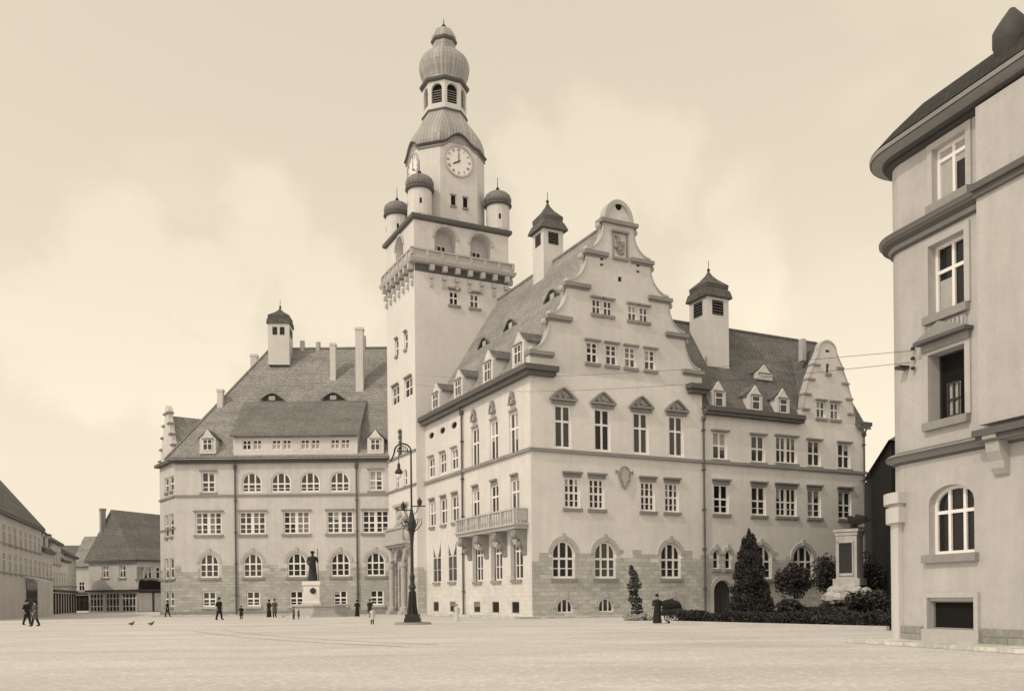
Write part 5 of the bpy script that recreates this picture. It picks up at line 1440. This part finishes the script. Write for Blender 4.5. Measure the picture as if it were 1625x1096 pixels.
pat(591, 990, 1.0, 15, still, None, cloth_l, cloth_m, 'small child in pale smock left of the arc lamp')
pat(725, 985, 1.15, 0, still, None, cloth_l, cloth_m, 'child in pale smock standing before the balcony side', skirt=True)
pat(43, 991, 1.72, 70, walk, 'bowler', cloth_d, cloth_d, 'man in dark coat at the far left corner of the square')
pat(56, 993, 1.66, -70, walk, 'cap', cloth_m, cloth_d, 'man in grey jacket and flat cap at the far left')
pat(266, 978, 1.6, 90, walk, 'bowler', cloth_d, cloth_d, 'man in dark coat at the left end of the town hall')
pat(1043, 989, 1.6, -15, still, 'bowler', cloth_d, cloth_d, 'man in long black coat and light-topped hat beside the handcart', skirt=True)
# handcart
cp_ = gp(1063, 988); CA = thing('handcart', cp_, 'dark handcart covered with black cloth beside the man in black', 'handcart')
F = Face((cp_.x-.65, cp_.y-.35), (1, 0), (0, -1))
b = MB(); b.box(F, 0, 1.35, .45, .85, -.7, 0); b.build('box', [wood], CA)
b = MB(); b.blob(cp_+Vector((0.02, .0, .95)), .68, .4, .42, 0, 12, 7, .03); b.build('cover', [cloth_d], CA, smooth=True)
for sg in (.06, -.76):
    b = MB(); c_ = F.pt(.75, .36, sg); ring = [c_+Vector((.35*math.cos(a), 0, .35*math.sin(a))) for a in [2*math.pi*q/20 for q in range(21)]]; b.tube(ring, .03, 5)
    for q in range(5): a = q*math.pi/5; b.tube([c_+Vector((.34*math.cos(a), 0, .34*math.sin(a))), c_-Vector((.34*math.cos(a), 0, .34*math.sin(a)))], .015, 4)
    b.build('wheel', [wood], CA)
b = MB(); b.tube([F.pt(1.3, .55, -.1), F.pt(2.0, .15, -.2)], .03, 5); b.tube([F.pt(1.3, .55, -.6), F.pt(2.0, .15, -.5)], .03, 5); b.build('shaft', [wood], CA)
# pigeons
for i, (x, y, lb) in enumerate(((209, 993, 'left one of two grey pigeons on the square'), (240, 993, 'right one of two grey pigeons on the square'))):
    p = gp(x, y); b = MB(); b.tube([p+Vector((-.22, 0, .17)), p+Vector((-.08, 0, .16)), p+Vector((.06, 0, .17)), p+Vector((.13, 0, .25)), p+Vector((.16, 0, .29)), p+Vector((.22, 0, .28))], [.02, .07, .085, .045, .04, .008], 8)
    b.tube([p+Vector((.0, .03, .12)), p+Vector((.01, .03, .0))], .01, 4); b.tube([p+Vector((.0, -.03, .12)), p+Vector((-.01, -.03, .0))], .01, 4)
    tag(b.build('pigeon', [cloth_m], smooth=True), lb, 'bird', 'pigeons on the square')

# ------------------------------------------------------------------ houses of the street on the left
HOUSES = []
def simple_house(name, F, s0, s1, zev, zr, depth, wallm, roofm, label, cols, rows_, shop=True, ww=1.0, wh=1.6, hip=0):
    o_ = F.pt(s0, 0, 0); H = thing(name, (o_.x, o_.y, 0), label, 'house'); HOUSES.append(H)
    holes = []; n = cols; pitch = (s1-s0)/n
    for r_ in rows_:
        for i in range(n):
            c = s0+pitch*(i+.5); holes.append(window(H, F, c-ww/2, c+ww/2, r_, r_+wh, cols=2, rows=(.62,), bar=.06, dep=.085, curt=.1, glass_m=dark))
    if shop:
        for i in range(n):
            c = s0+pitch*(i+.5); P = opening(c-pitch*.43, c+pitch*.43, .05, 2.8, 'rect'); holes.append(P)
            b = MB(); b.add([F.pt(a, z, -.12) for a, z in P], 0); bars_mesh(b, F, P, 3, (.7,), .08, -.10, -.06, 1); b.build('shopfront', [dark, wood], H)
        b = MB(); b.box(F, s0+.1, s1-.1, 2.95, 3.25, .003, .25); b.build('fascia', [wood], H)
    b = MB(); b.holes(F, [(s0, 0), (s1, 0), (s1, zev), (s0, zev)], holes, 0, .12)
    b.add([F.pt(s1, 0, 0), F.pt(s1, 0, -depth), F.pt(s1, zev, -depth), F.pt(s1, zev, 0)]); b.add([F.pt(s0, 0, 0), F.pt(s0, 0, -depth), F.pt(s0, zev, -depth), F.pt(s0, zev, 0)]); b.add([F.pt(s0, 0, -depth), F.pt(s1, 0, -depth), F.pt(s1, zev, -depth), F.pt(s0, zev, -depth)])
    if not hip:
        for s in (s0, s1): b.add([F.pt(s, zev, 0), F.pt(s, zev, -depth), F.pt(s, zr-.1, -depth/2)])
    b.build('wall', [wallm], H, normals=False)
    b = MB(); h = hip; q = [F.pt(s0-.2, zev-.05, .45), F.pt(s1+.2, zev-.05, .45), F.pt(s1+.2, zev-.05, -depth-.4), F.pt(s0-.2, zev-.05, -depth-.4)]; r1_ = F.pt(s0-.1+h, zr, -depth/2); r2_ = F.pt(s1+.1-h, zr, -depth/2)
    b.add([q[0], q[1], r2_, r1_]); b.add([q[2], q[3], r1_, r2_]); b.add([q[3], q[0], r1_]); b.add([q[1], q[2], r2_]); b.add(q)
    b.build('roof', [roofm], H, normals=False)
    b = MB(); b.box(F, s0-.2, s1+.2, zev-.3, zev-.06, .003, .4); b.build('gutter', [corn], H)
    return H
FS_ = Face((-51.9, 95.6), (-.322, .947), (.947, .322))
hp1 = mat('house_plaster_light', .56, streak=.12, var=.12); hp2 = mat('house_plaster_grey', .55, streak=.15, var=.15); hp3 = mat('house_plaster_mid', .66, streak=.15, var=.12)
a = simple_house('town_house', FS_, -16, 12, 10.3, 15.8, 8, hp1, roof_d, 'tall light town house nearest the square at the far left', 10, (4.6, 7.4), hip=1.5, shop=False, ww=1.35, wh=1.9)
simple_house('town_house', FS_, 12.1, 20, 7.9, 11.6, 8, hp2, roof_s, 'grey town house second along the left street', 3, (4.6,), shop=False, ww=1.4, wh=1.9)
simple_house('town_house', FS_, 20.1, 27, 9.4, 12.6, 9, hp1, roof_d, 'light three-storey house third along the left street', 3, (3.8, 6.6), ww=1.4, wh=1.8)
simple_house('town_house', FS_, 27.1, 34, 7.4, 11.4, 8, hp3, roof_m, 'lower plastered house fourth along the left street', 3, (3.9, ), wh=1.8, ww=1.4)
simple_house('town_house', FS_, 34.1, 42, 8.3, 11.4, 9, hp1, roof_s, 'farthest light town house of the left street row', 3, (4.0, ), wh=1.8, ww=1.4)
b = MB(); b.box(FS_, 2.0, 8.6, .05, 3.9, .004, .06); b.build('shop_door', [glassd], a)
b = MB(); b.prism(Face(FS_.pt(1.2, 0, 0), FS_.n, -FS_.d), [(.01, 4.5), (1.6, 4.05), (1.6, 3.9), (.01, 4.3)], 0, -6.5); b.build('awning', [cloth_l], a)
for s in (14.4, 18.0):
    b = MB(); b.box(FS_, s-.8, s+.8, 7.95, 9.9, -1.6, -.1); b.box(FS_, s-.5, s+.5, 8.4, 9.6, -.099, -.06, 1); b.box(FS_, s-.95, s+.95, 9.903, 10.1, -1.8, .1, 2); b.build('dormer', [hp1, glassd, roof_s], HOUSES[1])
for s, d_, zz, q in ((6, -4, 16.8, 0), (23, -4.5, 13.8, 2), (31, -4, 12.6, 3)):
    b = MB(); b.box(FS_, s-.35, s+.35, zz-3, zz, d_-.5, d_); b.build('chimney', [stonem], HOUSES[q])
# corner inn with the great hipped roof at the end
C = at(218, 948, 135); C.z = 0; L0 = at(141, 948, 139); L0.z = 0; d1 = (C-L0); w1_ = d1.length; d1.normalize()
FI = Face(L0.xy, d1, (d1.y, -d1.x)); d2 = Vector((.62, .785, 0)); FI2 = Face(C.xy, d2, (d2.y, -d2.x))
INN = thing('corner_inn', (C.x, C.y, 0), 'low corner house with a big hipped tiled roof at the end of the square', 'house')
ze_ = at(180, 889, 137).z; hi_ = []; h2_ = []
for x in (167, 194): s = FI.s(x, 907); hi_.append(window(INN, FI, s-.65, s+.65, FI.z(x, 916), FI.z(x, 897), cols=2, rows=(.6,), bar=.12, dep=.2))
for x in (222.5, 229, 235.5, 242, 248.5): s = FI2.s(x, 907); h2_.append(window(INN, FI2, s-.65, s+.65, FI2.z(x, 918), FI2.z(x, 899), cols=2, rows=(.6,), bar=.12, dep=.2))
for F, W_, hh_ in ((FI, w1_, hi_), (FI2, 16, h2_)):
    nn_ = int(W_/2.6)
    for i in range(nn_):
        c = W_*(i+.5)/nn_; P = opening(c-W_/nn_*.45, c+W_/nn_*.40, .05, 2.9, 'rect'); hh_.append(P); b = MB(); b.add([F.pt(a_, z_, -.25) for a_, z_ in P], 0); bars_mesh(b, F, P, 4, (.72, .3), .16, -.2, -.06, 1); b.build('shopfront', [glassd, hp2], INN)
b = MB(); b.holes(FI, [(0, 0), (w1_, 0), (w1_, ze_), (0, ze_)], hi_); b.holes(FI2, [(0, 0), (16, 0), (16, ze_), (0, ze_)], h2_)
bk = L0+d2*14; e2_ = C+d2*16
b.add([L0, bk, bk+Z*ze_, L0+Z*ze_]); b.add([bk, e2_, e2_+Z*ze_, bk+Z*ze_]); b.build('wall', [hp2], INN, normals=False)
ap = at(176, 808, 141); ap2 = ap+d2*9+Z*-.3
b = MB(); q = [L0+Z*ze_+FI.n*.5-d1*.5, C+Z*ze_+FI.n*.5+FI2.n*.5, e2_+Z*ze_+FI2.n*.5, bk+Z*ze_]
mid = [p.lerp(ap, .16)+Z*.1-Z*.0 for p in q]
b.add([q[0], q[1], ap]); b.add([q[1], q[2], ap2, ap]); b.add([q[2], q[3], ap2]); b.add([q[3], q[0], ap, ap2]); b.add(q)
b.build('roof', [roof_d], INN, normals=False)
zm = at(180, 876, 137).z
b = MB(); b.box(FI, -.4, w1_+.3, ze_-.28, ze_-.05, .003, .5); b.box(FI2, -.3, 16, ze_-.28, ze_-.05, .003, .5); b.build('gutter', [corn], INN)
b = MB(); b.box(FI, -.1, w1_+.1, 3.1, 3.4, .003, .7); b.box(FI2, -.1, 16, 3.1, 3.4, .003, .7); b.build('awning', [wood], INN)
b = MB(); p = at(163, 822, 140); b.lathe(p, [(.5, p.z-4), (.5, p.z+1.1), (.6, p.z+1.2), (.6, p.z+1.5)], 4); b.build('chimney', [stonem], INN)
b = MB(); b.box(FI, 2.5, 3.3, ze_+3.2, ze_+3.9, -3.0, -2.4); b.build('skylight', [white], INN)
# roofs beyond
FX = Face((-78, 160), (1, .02), (.02, -1))
simple_house('far_house', FX, 0, 13, 8.0, 13.6, 10, hp2, roof_m, 'distant grey house with a long roof between the street and the corner inn', 4, (3.6, ), wh=1.6)
FX2 = Face((-58, 160), (1, .15), (.15, -1))
simple_house('far_house', FX2, 0, 16, 9.0, 14.5, 12, hp3, roof_m, 'distant plastered house behind the right side of the corner inn', 4, (3.6, ), wh=1.6)
FX3 = Face((-130, 175), (1, .0), (.0, -1))
simple_house('far_house', FX3, 0, 45, 8.0, 13.0, 12, hp2, roof_d, 'distant dark-roofed house closing the left street', 9, (3.6, ), wh=1.6)

# overhead wires strung across the square
for i, (y0, y1, Y0, Y1, lb) in enumerate(((577, 604, 60, 58, 'upper thin overhead wire crossing in front of the gable'), (583, 590, 62, 56, 'lower thin overhead wire crossing in front of the gable'))):
    A = at(560, y0, Y0+32); Bp = FC.pt(0.5, 0, .1); Bp.z = at(1400, y1, Bp.y).z
    A.z = at(560, y0, 94.6).z if False else A.z
    A = Vector((T.x-.02, T.y-.05, 23.2-.9*i)); Bp = Vector((Bp.x, Bp.y, 9.0-.35*i))
    pts = [A.lerp(Bp, t)-Z*(4*t*(1-t))*(.5+.3*i) for t in [q/16 for q in range(17)]]
    b = MB(); b.tube(pts, .008, 4); tag(b.build('overhead_wire', [iron]), lb, 'wire', 'overhead wires')
